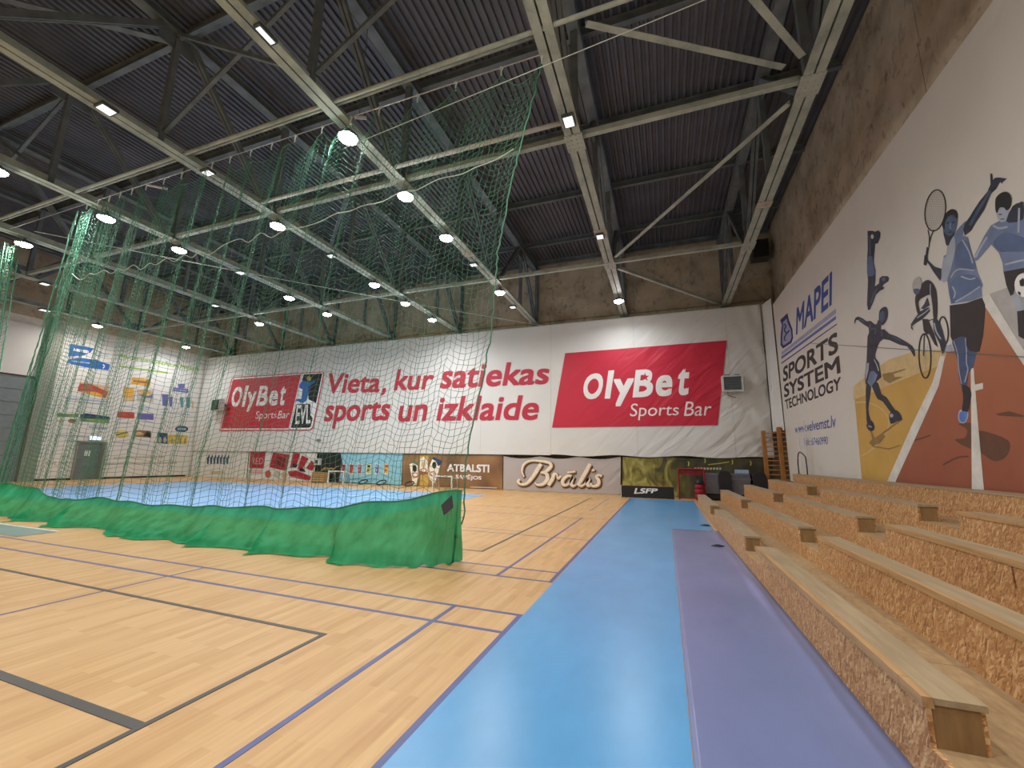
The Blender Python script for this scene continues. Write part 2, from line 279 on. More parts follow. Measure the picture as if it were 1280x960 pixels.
def text_mesh(txt, bold=0.0):
    cu = bpy.data.curves.new('t', 'FONT'); cu.body = txt; cu.offset = bold; cu.resolution_u = 4
    o = bpy.data.objects.new('t', cu); col.objects.link(o)
    dg = bpy.context.evaluated_depsgraph_get(); dg.update()
    me = bpy.data.meshes.new_from_object(o.evaluated_get(dg))
    vs = [tuple(v.co) for v in me.vertices]; fs = [tuple(p.vertices) for p in me.polygons]
    bpy.data.objects.remove(o); bpy.data.curves.remove(cu); bpy.data.meshes.remove(me)
    return vs, fs
def quad_map(vs, bl, br, tr, tl, box):
    x0, x1, y0, y1 = box
    out = []
    for v in vs:
        a = (v[0]-x0)/(x1-x0); b = (v[1]-y0)/(y1-y0)
        out.append((bl*(1-a)+br*a)*(1-b) + (tl*(1-a)+tr*a)*b)
    return out
class Plane:
    """a printed surface: pixels measured in a crop of the photo (origin, scale) land on it, in layers a few mm apart"""
    def __init__(s, axis, val): s.axis, s.val = axis, val; s.o = (0, 0); s.s = 1.0; s.k = 0
    def crop(s, ox, oy, sc): s.o = (ox, oy); s.s = sc; return s
    def p(s, u, v, lay=1):
        x, y = s.o[0]+u*s.s, s.o[1]+v*s.s
        q = on_y(x, y, s.val) if s.axis == 'y' else on_x(x, y, s.val)
        off = 0.0011*lay + 0.00007*(s.k % 13)
        if s.axis == 'y': q.y = s.val-off
        else: q.x = s.val + (-off if s.val > 0 else off)
        return q
    def text(s, mb, txt, bl, br, tr, tl, mat=None, bold=0.0, lay=2):
        vs, fs = text_mesh(txt)
        b = bold*1.1                                # heavier weight: overprints a hair to each side
        for dx, dy in (((0, 0),) if not bold else ((-b, -b), (b, -b), (-b, b), (b, b), (0, 0), (-b, 0), (b, 0))):
            s.k += 1; c = [s.p(*q, lay) for q in (bl, br, tr, tl)]
            xs = [v[0] for v in vs]; ys = [v[1] for v in vs]; x0, x1, y0, y1 = min(xs)-b, max(xs)+b, min(ys)-b, max(ys)+b
            mb.raw(quad_map([(v[0]+dx, v[1]+dy) for v in vs], *c, box=(x0, x1, y0, y1)), fs, mat)
    def poly(s, mb, pts, mat=None, lay=1, smooth=0):
        if smooth: pts = catmull(pts, smooth)
        s.k += 1; mb.face([s.p(u, v, lay) for u, v in pts], mat)
    def rect(s, mb, u0, v0, u1, v1, mat=None, lay=1): s.poly(mb, [(u0, v1), (u1, v1), (u1, v0), (u0, v0)], mat, lay)
    def ellipse(s, mb, cx, cy, rx, ry, mat=None, lay=1, tilt=0, n=22):
        s.poly(mb, [(cx+rx*math.cos(a)*math.cos(tilt)-ry*math.sin(a)*math.sin(tilt), cy+rx*math.cos(a)*math.sin(tilt)+ry*math.sin(a)*math.cos(tilt)) for a in [2*PI*k/n for k in range(n)]], mat, lay)
    def stroke(s, mb, pts, wd, mat=None, lay=1, smooth=0, closed=False):
        """a line drawn with a pen of the given width (crop pixels); wd may vary along the line"""
        if smooth:
            W = wd if isinstance(wd, (list, tuple)) else [wd]*len(pts)
            q = catmull([(a, b, c) for (a, b), c in zip(pts, W)], smooth, closed); pts = [(a, b) for a, b, c in q]; W = [c for a, b, c in q]
        else: W = wd if isinstance(wd, (list, tuple)) else [wd]*len(pts)
        N = len(pts); L = []; R = []; s.k += 1
        for i in range(N):
            a = pts[(i-1) % N] if closed or i else pts[i]; b = pts[(i+1) % N] if closed or i < N-1 else pts[i]
            dx, dy = b[0]-a[0], b[1]-a[1]; n = math.hypot(dx, dy) or 1; ox, oy = -dy/n*W[i]/2, dx/n*W[i]/2
            L.append(s.p(pts[i][0]+ox, pts[i][1]+oy, lay)); R.append(s.p(pts[i][0]-ox, pts[i][1]-oy, lay))
        fs = []
        for i in range(N if closed else N-1):
            j = (i+1) % N; fs.append((i, j, N+j, N+i))
        mb.raw(L+R, fs, mat)
    def ring(s, mb, cx, cy, rx, ry, wd, mat=None, lay=1, tilt=0, n=26):
        s.stroke(mb, [(cx+rx*math.cos(a)*math.cos(tilt)-ry*math.sin(a)*math.sin(tilt), cy+rx*math.cos(a)*math.sin(tilt)+ry*math.sin(a)*math.cos(tilt)) for a in [2*PI*k/n for k in range(n)]], wd, mat, lay, 0, True)
def catmull(pts, k, closed=True):
    out = []; N = len(pts)
    for i in range(N if closed else N-1):
        g = lambda j: pts[j % N] if closed else pts[max(0, min(N-1, j))]
        p0, p1, p2, p3 = g(i-1), g(i), g(i+1), g(i+2)
        for t in [q/k for q in range(k)]:
            out.append(tuple(0.5*((2*b)+(c-a)*t+(2*a-5*b+4*c-d)*t*t+(3*b-a-3*c+d)*t**3) for a, b, c, d in zip(p0, p1, p2, p3)))
    if not closed: out.append(tuple(pts[-1]))
    return out

# ------------------------------------------------------------------ hall dimensions (metres)
Y_BAN, Y_CON = 20.5, 21.3        # hung banner, concrete wall behind it
X_MUR, X_CON = 4.6, 5.15         # mural sheet, concrete wall above
X_LEFT, Y_FRONT, Z_CEIL = -32.0, -14.0, 12.55
TRUSS_X = [3.0, -1.65, -6.4, -11.1, -15.8, -20.6, -25.3, -30.0]
Z_CH, Z_TOP = 8.9, 12.2

# ================================================================== SETTING
def setting():
    fl = struct(boxobj('floor', (-33, Y_FRONT, -0.3), (6, 22, 0.0), 'wood_vinyl'))
    # painted court lines (paint film, 2 mm)
    def line(x0, y0, x1, y1, wd, mat, z=0.002):
        m = MB()
        if x0 == x1: m.box((x0-wd/2, min(y0, y1), 0.0003), (x0+wd/2, max(y0, y1), z))
        else: m.box((min(x0, x1), y0-wd/2, 0.0003), (max(x0, x1), y0+wd/2, z))
        m.build('court_line', mat, fl)
    line(-14.8, 4.375, -1.46, 4.375, 0.045, 'line_blue'); line(-14.8, 3.905, -1.46, 3.905, 0.045, 'line_blue', 0.0024)
    line(-2.225, -1.7, -2.225, 4.397, 0.045, 'line_blue', 0.0028); line(-1.475, -1.7, -1.475, 4.397, 0.05, 'line_blue', 0.0032)
    line(-6.18, -1.7, -6.18, 4.397, 0.03, 'line_blue', 0.0028)
    line(-14, 3.25, -2.94, 3.25, 0.042, 'line_black', 0.0036); line(-2.96, -3, -2.96, 3.271, 0.042, 'line_black', 0.004); line(-14, 1.845, -2.94, 1.845, 0.066, 'line_black', 0.0044)
    line(-14.8, 5.64, -1.48, 5.64, 0.045, 'line_blue'); line(-14.8, 6.12, -1.48, 6.12, 0.04, 'line_blue', 0.0024)
    line(-1.49, 5.62, -1.49, 19.0, 0.05, 'line_blue', 0.0032); line(-2.25, 5.62, -2.25, 12.0, 0.045, 'line_blue', 0.0028); line(-2.33, 13.6, -2.33, 18.6, 0.035, 'line_thin', 0.0028)
    line(-14, 6.94, -3.03, 6.94, 0.035, 'line_black', 0.0036); line(-3.05, 6.94, -3.05, 18.3, 0.05, 'line_black', 0.004)
    line(-14.8, 8.74, -1.5, 8.74, 0.035, 'line_thin', 0.0024); line(-9, 9.15, -3.05, 9.15, 0.03, 'line_thin', 0.002); line(-7, 11.9, -1.5, 11.9, 0.035, 'line_thin', 0.002); line(-9, 13.4, -4.2, 13.4, 0.03, 'line_thin', 0.002)
    boxobj('painted_court', (-26.0, 8.0, 0.0004), (-7.45, 17.3, 0.004), 'pale_blue_vinyl', fl)
    boxobj('court_line', (-20, 14.2, 0.0045), (-7.6, 14.24, 0.005), 'line_white', fl)
    # the grey court that begins at the left edge
    a = on_z(76, 664.5, 0)
    boxobj('painted_court', (a.x-9, a.y-0.62, 0.0045), (a.x, a.y, 0.006), 'grey_vinyl', fl); boxobj('court_line', (a.x-9, a.y-0.05, 0.0061), (a.x, a.y, 0.007), 'line_white', fl)

    wb = struct(boxobj('wall_back', (-33, Y_CON, 0), (6, Y_CON+0.3, Z_CEIL+0.2), 'concrete'))
    x = -32.0
    while x < 5.0:                                  # precast slabs above the banner, joints recessed
        for z0, z1, p in ((8.3, 9.05, 0.05), (9.07, 9.75, 0.1), (9.77, 12.3, 0.03)):
            boxobj('concrete_panel', (x+0.012, Y_CON-p, z0), (min(x+6.17, 5.1)-0.012, Y_CON+0.01, z1), 'concrete', wb)
        x += 6.17
    wr = struct(boxobj('wall_right', (X_CON, Y_FRONT, 0), (X_CON+0.3, Y_CON, Z_CEIL+0.2), 'concrete'))
    y = 21.2
    while y > -8:
        for z0, z1, p in ((7.4, 9.85, 0.06), (9.87, 12.3, 0.02)):
            boxobj('concrete_panel', (X_CON-p, y-5.98, z0), (X_CON+0.01, y, z1), 'concrete', wr)
        y -= 6.0
    wl = struct(boxobj('wall_left', (X_LEFT-0.3, Y_FRONT, 0), (X_LEFT, Y_CON, Z_CEIL+0.2), 'plaster'))
    boxobj('upper_cladding', (X_LEFT-0.01, Y_FRONT, 8.75), (X_LEFT+0.06, Y_CON, 12.4), 'concrete', wl)
    struct(boxobj('wall_front', (-33, Y_FRONT-0.3, 0), (6, Y_FRONT, Z_CEIL+0.2), 'plaster'))
    # pilaster and dark plinth of the left wall
    boxobj('pilaster', (X_LEFT, 11.95, 0), (X_LEFT+0.35, 12.55, 8.9), 'pillar_grey', wl)
    struct(boxobj('baseboard_left', (X_LEFT, 12.6, 0), (X_LEFT+0.03, 20.3, 0.1), 'dark_void'))
    # trapezoidal steel deck, ribs along Y
    m = MB(); x = -33.0; pr = []
    while x < 5.6:
        pr += [(x, Z_CEIL), (x+0.075, Z_CEIL), (x+0.1, Z_CEIL+0.07), (x+0.175, Z_CEIL+0.07)]; x += 0.2
    n = len(pr); vs = [(a, y, b) for y in (Y_FRONT, Y_CON) for a, b in pr]
    m.raw(vs, [(i, i+1, n+i+1, n+i) for i in range(n-1)]); m.box((-33, Y_FRONT, Z_CEIL+0.1), (6, Y_CON+.3, Z_CEIL+0.3))
    struct(m.build('ceiling', 'roof_deck'))
    # door in the left wall
    d = struct(thing('door_1', 'grey', 'door')); del d['label'], d['category']
    P = Plane('x', X_LEFT)
    c = [on_x(x_, y_, X_LEFT) for x_, y_ in ((103, 552), (118, 598))]
    y0, y1 = 14.2, 15.3
    leaf = boxobj('door_leaf', (X_LEFT, y0, 0), (X_LEFT+0.06, y1, 2.14), 'grey_door', d)
    MB().box((X_LEFT, y0-0.06, 0), (X_LEFT+0.1, y0, 2.2)).box((X_LEFT, y1, 0), (X_LEFT+0.35, y1+0.12, 2.2)).box((X_LEFT, y0-0.06, 2.14), (X_LEFT+0.1, y1+0.12, 2.2)).build('door_frame', 'pillar_grey', d)
    boxobj('notice', (X_LEFT+0.06, 14.55, 1.35), (X_LEFT+0.066, 14.8, 1.68), 'paint_white', leaf)
    MB().tube([(X_LEFT+0.06, 15.15, 1.02), (X_LEFT+0.12, 15.15, 1.02), (X_LEFT+0.12, 15.0, 1.02)], 0.012).build('door_handle', 'steel_rod', leaf)
    # tall sectional gate left of the pilaster
    g = struct(thing('door_2', 'g', 'door')); del g['label'], g['category']
    for k in range(8): boxobj('gate_panel', (X_LEFT, 5.6, 0.03+k*0.68), (X_LEFT+0.07, 11.9, 0.68+k*0.68), 'gate_grey', g)
    return fl
setting()

# ------------------------------------------------------------------ vinyl mats of the walkway
def mats():
    def mat(x0, y0, x1, y1, m, label, curl=0.0, z=0.004):
        b = MB(); nx, ny = (28 if curl else 4), (120 if curl else 8); top = []
        for j in range(ny+1):
            y = y0+(y1-y0)*j/ny
            sh = curl and -(y-7.6)*0.0105
            for i in range(nx+1):
                t = i/nx; xx = x0+(x1+sh-x0)*t; zz = z
                if curl:
                    e = (x1+sh-xx); h = 0.048*max(0.12, 0.45+0.35*math.sin(y*1.3)+0.25*math.sin(y*3.1+1))
                    zz += h*math.exp(-((e-0.10)/0.055)**2) + 0.022*math.exp(-(e/0.03)**2)
                top.append((xx, y, zz))
        n = len(top); W = nx+1
        f = [(j*W+i, j*W+i+1, (j+1)*W+i+1, (j+1)*W+i) for j in range(ny) for i in range(nx)]
        edge = [i for i in range(W)] + [j*W+nx for j in range(1, ny+1)] + [ny*W+i for i in range(nx-1, -1, -1)] + [j*W for j in range(ny-1, 0, -1)]
        vs = top+[(top[i][0], top[i][1], 0.0002) for i in edge]
        f += [(edge[k], n+k, n+(k+1) % len(edge), edge[(k+1) % len(edge)]) for k in range(len(edge))]
        o = b.raw(vs, f).build('floor_mat', m, smooth=False)
        if curl: o.data.polygons.foreach_set('use_smooth', [True]*len(o.data.polygons))
        tag(o, label, 'mat', 'vinyl walkway mats')
    mat(-1.45, -2.0, 0.062, 19.1, 'blue_vinyl', 'long light blue vinyl mat running beside the wooden court')
    mat(0.066, 11.06, 1.0, 19.1, 'blue_vinyl', 'short light blue vinyl mat between bleachers and far end of walkway')
    mat(0.066, -2.0, 1.10, 11.05, 'purple_vinyl', 'purple grey vinyl mat with raised edge along the front bleacher', curl=1.0)
mats()

# ================================================================== BLEACHERS
TH = 0.0105
def bleachers():
    piv = Vector((1.1, 7.6, 0))
    order = ['front', 'second', 'third', 'fourth']
    def X(k): return 0.74*k                        # local x of a row's front
    pz = [0.23, 0.42, 0.615, 0.815, 1.215]
    FAR, NEAR = 16.5-7.6, -1.5-7.6
    # stepped platforms
    for k in range(4):
        t = thing('bleacher_platform', f'{["lowest", "second lowest", "second highest", "highest"][k]} wooden walkway step of the bleachers, under the {order[k]} bench row', 'bleacher', piv, TH, 'bleacher steps')
        zb = pz[k-1] if k else 0.0
        y = FAR; j = 0
        while y > NEAR:                             # OSB boards of the step, joints open
            y2 = max(NEAR, y-2.5)
            boxobj('riser_board', (X(k), y2+0.003, zb), (X(k)+0.022, y-0.003, pz[k]), 'osb', t)
            boxobj('deck_board', (X(k)+0.0225, y2+0.003, pz[k]-0.02), (X(k+1)+(0.0 if k < 3 else 0.022), y-0.003, pz[k]), 'osb_dusty', t); y = y2
        for yy in (FAR-0.05, FAR-4, FAR-8, 0.4, -4): boxobj('support_block', (X(k)+0.03, yy-0.05, 0), (X(k+1)-0.02, yy, pz[k]-0.03), 'pine', t)
    t = thing('bleacher_back_board', 'long OSB back board of the bleachers standing under the sports mural', 'bleacher', piv, TH)
    y = FAR; 
    while y > NEAR:
        y2 = max(NEAR, y-2.5)
        boxobj('riser_board', (X(4), y2+0.003, pz[3]), (X(4)+0.022, y-0.003, pz[4]), 'osb', t)
        boxobj('ledge_board', (X(4)-0.01, y2+0.003, pz[4]), (X(4)+0.42, y-0.003, pz[4]+0.02), 'grey_timber', t); y = y2
    # bench boxes: far, middle, near of each row
    seg = [(16.45, 12.5, 'far'), (11.55, 7.65, 'middle'), (6.8, 2.86, 'near')]
    for k in range(4):
        for q, (ya, yb, w) in enumerate(seg):
            if q == 2 and k > 0: yb = 2.0-0.2*k
            x0 = X(k); wd = 0.235; z0, z1 = pz[k]+0.0005, pz[k]+0.225
            wh = {'far': 'nearest the back wall', 'middle': 'between the two aisle gaps', 'near': 'running towards the camera'}[w]
            t = thing('bleacher_bench', f'wooden bleacher bench of the {order[k]} row, {wh}', 'bench', piv, TH, 'bleacher benches')
            a, b = yb-7.6, ya-7.6
            yy = b; lim = 2.05
            while yy > a+0.01:                      # front boards; the third row shows an open joint
                y2 = max(a, yy-lim); gap = 0.012 if (q == 2 and k == 2) else 0.003
                boxobj('front_board', (x0-0.001, y2+gap, z0), (x0+0.021, yy-gap if yy < b else yy, z1-0.03 if q < 2 else z1-0.05), 'osb', t); yy = y2
            boxobj('back_board', (x0+wd-0.021, a+0.02, z0), (x0+wd, b, z1-0.03), 'osb', t)
            boxobj('end_panel', (x0+0.022, a+0.012, z0), (x0+wd-0.022, a+0.032, z1-0.03), 'end_timber', t)
            boxobj('end_panel', (x0+0.022, b-0.02, z0), (x0+wd-0.022, b, z1-0.03), 'end_timber', t)
            if q < 2: boxobj('seat_board', (x0-0.003, a, z1-0.03), (x0+wd+0.003, b, z1), 'grey_timber', t)
            else:
                yy = b
                while yy > a+0.01:                  # near benches carry a sawn plank edge in short lengths
                    y2 = max(a, yy-0.93); boxobj('plank_edge', (x0-0.012, y2+0.002, z1-0.05), (x0+0.035, yy-0.002, z1), 'pine', t); yy = y2
                boxobj('seat_board', (x0+0.036, a, z1-0.03), (x0+wd+0.003, b, z1), 'grey_timber', t)
bleachers()

# ================================================================== ROOF STEEL
def roof():
    ordn = ['nearest the right wall', 'second from the right wall', 'third from the right wall', 'fourth from the right wall', 'fifth from the right wall', 'sixth from the right wall', 'seventh from the right wall', 'nearest the left wall']
    bot = [-11.3, -4.7, 1.9, 8.5, 15.1, 21.2]; top = [-8.0, -1.4, 5.3, 11.8, 18.4]
    for k, X in enumerate(TRUSS_X):
        t = thing('roof_truss', f'pale green steel roof truss {ordn[k]}', 'truss', (X, 0, 0), 0, 'roof trusses')
        for s in (-1, 1):                           # two channels with a slot between them
            m = MB()
            m.box((s*0.1-0.082, Y_FRONT, Z_CH-0.012), (s*0.1+0.082, Y_CON-0.12, Z_CH+0.006)); e = s*0.03
            m.box((e-0.007, Y_FRONT, Z_CH), (e+0.007, Y_CON-0.12, Z_CH+0.24))
            m.build('bottom_chord', 'steel_green', t)
        m = MB().box((-0.15, Y_FRONT, Z_TOP), (0.15, Y_CON-0.12, Z_TOP+0.02)).box((-0.012, Y_FRONT, Z_TOP-0.2), (0.012, Y_CON-0.12, Z_TOP)).box((-0.15, Y_FRONT, Z_TOP-0.22), (0.15, Y_CON-0.12, Z_TOP-0.2))
        m.build('top_chord', 'steel_dark', t)
        for i, yt in enumerate(top):
            for yb in (bot[i], bot[i+1]):
                s = 1 if yb > yt else -1
                MB().beam((-0.055, yt+s*0.3, Z_TOP-0.2), (-0.055, yb-s*0.25, Z_CH+0.05), 0.075, 0.13).beam((0.055, yt+s*0.3, Z_TOP-0.2), (0.055, yb-s*0.25, Z_CH+0.05), 0.075, 0.13).build('web_diagonal', 'steel_dark', t)
            MB().beam((0, yt, Z_CH+0.05), (0, yt, Z_TOP-0.2), 0.14, 0.12, up=(0, 1, 0)).build('web_post', 'steel_dark', t)
        for i, yb in enumerate(bot[1:]):
            MB().beam((0, yb, Z_CH+0.05), (0, yb, Z_TOP-0.2), 0.16, 0.14, up=(0, 1, 0)).build('web_post', 'steel_dark', t)
            m = MB().box((-0.21, yb-0.27, Z_CH-0.022), (0.21, yb+0.27, Z_CH-0.0125))
            for bx in (-0.15, -0.06, 0.06, 0.15):
                for by in (-0.24, -0.1, 0.04, 0.18): m.lathe((bx, yb+by, Z_CH-0.036), [(0.016, 0.0), (0.016, 0.02)], n=6)
            m.build('gusset_plate', 'steel_green', t)
            MB().box((-0.012, yb-0.4, Z_CH+0.01), (0.012, yb+0.4, Z_CH+0.45)).build('gusset_plate', 'steel_dark', t)
        for i, yt in enumerate(top): MB().box((-0.02, yt-0.4, Z_TOP-0.65), (0.02, yt+0.4, Z_TOP-0.2)).build('gusset_plate', 'steel_dark', t)
        for yj in (12.6,):
            if k < 3: MB().box((-0.2, yj-0.16, Z_CH-0.024), (0.2, yj+0.16, Z_CH-0.0125)).build('splice_plate', 'rust_plate', t)
    # purlins carrying the deck
    pl = [-11, -7.7, -4.4, -1.1, 2.2, 5.6, 8.95, 12.1, 15.4, 18.85, 20.95]
    for i, y in enumerate(pl):
        wh = {5: 'fifth from the back wall, above the green net', 6: 'just beyond the top of the green net', 7: 'fourth from the back wall', 8: 'third from the back wall', 9: 'second from the back wall', 10: 'lying against the back wall'}.get(i, f'overhead behind the camera, {["sixth","fifth","fourth","third","second"][i] if i<5 else ""} nearest the net')
        m = MB().box((-31.9, y-0.08, Z_CEIL-0.012), (5.05, y+0.08, Z_CEIL-0.004)).box((-31.9, y-0.006, Z_CEIL-0.24), (5.05, y+0.006, Z_CEIL-0.012)).box((-31.9, y-0.07, Z_CEIL-0.25), (5.05, y+0.07, Z_CEIL-0.24))
        tag(m.build('purlin', 'steel_dark'), f'long steel purlin under the roof deck, {wh}', 'beam', 'roof purlins')
    # horizontal ties and diagonal bracing between the bottom chords
    names = ['first', 'second', 'third', 'fourth', 'fifth', 'sixth', 'seventh']
    for i in range(7):
        a, b = TRUSS_X[i+1]+0.19, TRUSS_X[i]-0.19
        for y, wh in ((1.9, 'over the camera'), (8.45, 'just beyond the green net'), (15.1, 'near the back wall')):
            m = MB().angle((a, y, Z_CH+0.06), (b, y, Z_CH+0.06), 0.12, 0.012)
            tag(m.build('strut', 'steel_green'), f'straight steel strut {wh} in the {names[i]} roof bay from the right', 'strut', 'struts between roof trusses')
    def brace(p, q, lab, sz=0.12, m='steel_green', nm='diagonal_brace'):
        tag(MB().angle(p, q, sz, 0.014).build(nm, m), lab, 'brace', 'diagonal roof braces')
    brace((2.75, 8.95, Z_CH+0.05), (-1.4, 14.6, Z_CH+0.05), 'long diagonal steel brace in the right bay, middle of the three nearest the mural')
    brace((-1.4, 15.6, Z_CH+0.05), (2.8, 21.0, Z_CH+0.05), 'diagonal steel brace in the right bay ending at the back wall')
    brace((2.75, 7.95, Z_CH+0.16), (-1.4, 2.35, Z_CH+0.16), 'diagonal steel brace in the right bay leaving the top edge of the picture')
    brace((2.5, 8.15, Z_CH+0.22), (-0.95, 6.08, Z_CH+0.22), 'short diagonal steel brace in the right bay, ending at a cross pipe')
    for i in (3, 5):  # braces coloured darker to paint the lack of light above the lamps
        a, b = TRUSS_X[i+1]+0.15, TRUSS_X[i]-0.15
        brace((b, 5.5, Z_TOP-0.2), (a, 2.2, Z_TOP-0.2), f'dark diagonal brace under the deck over the near court, {names[i]} bay from the right', 0.16, 'steel_dark')
        brace((b, 11.6, Z_TOP-0.2), (a, 15.2, Z_TOP-0.2), f'dark diagonal brace under the deck far beyond the net, {names[i]} bay from the right', 0.16, 'steel_dark')
    for i in (1, 2, 4, 6):                          # upright cross bracing between trusses
        a, b = TRUSS_X[i+1]+0.1, TRUSS_X[i]-0.1
        t = thing('cross_brace', f'upright X-shaped steel bracing in the {names[i]} roof bay from the right', 'brace', (0, 5.3, 0), 0, 'upright cross braces')
        MB().angle((a, 0.03, Z_CH+0.3), (b, 0.03, Z_TOP-0.3), 0.08, 0.01).build('brace_bar', 'steel_dark', t); MB().angle((a, -0.06, Z_TOP-0.3), (b, -0.06, Z_CH+0.3), 0.08, 0.01).build('brace_bar', 'steel_dark', t)
        MB().angle((a, 0, Z_TOP-0.35), (b, 0, Z_TOP-0.35), 0.08, 0.01).build('brace_bar', 'steel_dark', t)
    # pipes
    def pipe(pts, r, m, lab, nm='pipe'): tag(MB().tube(pts, r, n=10).build(nm, m, smooth=True), lab, 'pipe')
    pipe([(-29.5, 5.78, Z_CH+0.06), (-1.35, 5.78, Z_CH+0.06), (2.7, 5.78, Z_CH+0.06)], 0.042, 'steel_green', 'long grey pipe crossing the trusses just in front of the net')
    pipe([(-29.5, 6.0, Z_CH+0.22), (-1.8, 6.0, Z_CH+0.22)], 0.028, 'steel_green', 'thin pipe behind the long grey pipe above the net')
    pipe([(-11.0, 7.9, Z_CH+0.062), (-6.5, 7.9, Z_CH+0.062)], 0.055, 'pipe_pale', 'white pipe behind the net between the third and fourth trusses')
    pipe([(-6.3, 7.9, Z_CH+0.062), (-1.72, 7.9, Z_CH+0.062)], 0.055, 'pipe_pale', 'white pipe behind the net reaching the second truss')
    def wire(p, q, r, lab, m='steel_rod', sag=0.0):
        p, q = Vector(p), Vector(q)
        tag(MB().tube([p.lerp(q, i/12)-Vector((0, 0, sag*4*(i/12)*(1-i/12))) for i in range(13)], r, n=5).build('steel_wire', m), lab, 'wire')
    wire(on_y(430, 185, 5.9), on_y(900, -8, 5.9), 0.008, 'thin steel wire rising from the net top past the right truss', 'rope_white')
    wire((-19.3, 6.4, 8.75), (-5.9, 20.45, 8.62), 0.013, 'thin steel wire running from the net rail to the white back banner', 'rope_white', 0.1)
    wire(on_x(1012, 429, X_MUR-0.04), on_x(1420, 455, X_MUR-0.04), 0.006, 'thin dark wire strung across the sports mural', 'steel_dark')
    # dark loudspeaker in the upper corner
    c = on_y(960, 315, 20.9); t = thing('loudspeaker', 'dark brown box loudspeaker high in the back right corner', 'speaker', (4.55, 20.65, c.z-0.45))
    boxobj('cabinet', (-0.35, -0.25, 0), (0.35, 0.3, 0.9), 'grille_dark', t); boxobj('front_grille', (-0.31, -0.27, 0.04), (0.31, -0.25, 0.86), 'dark_void', t); boxobj('wall_bracket', (-0.06, 0.3, 0.3), (0.06, 0.585, 0.5), 'steel_dark', t)
roof()

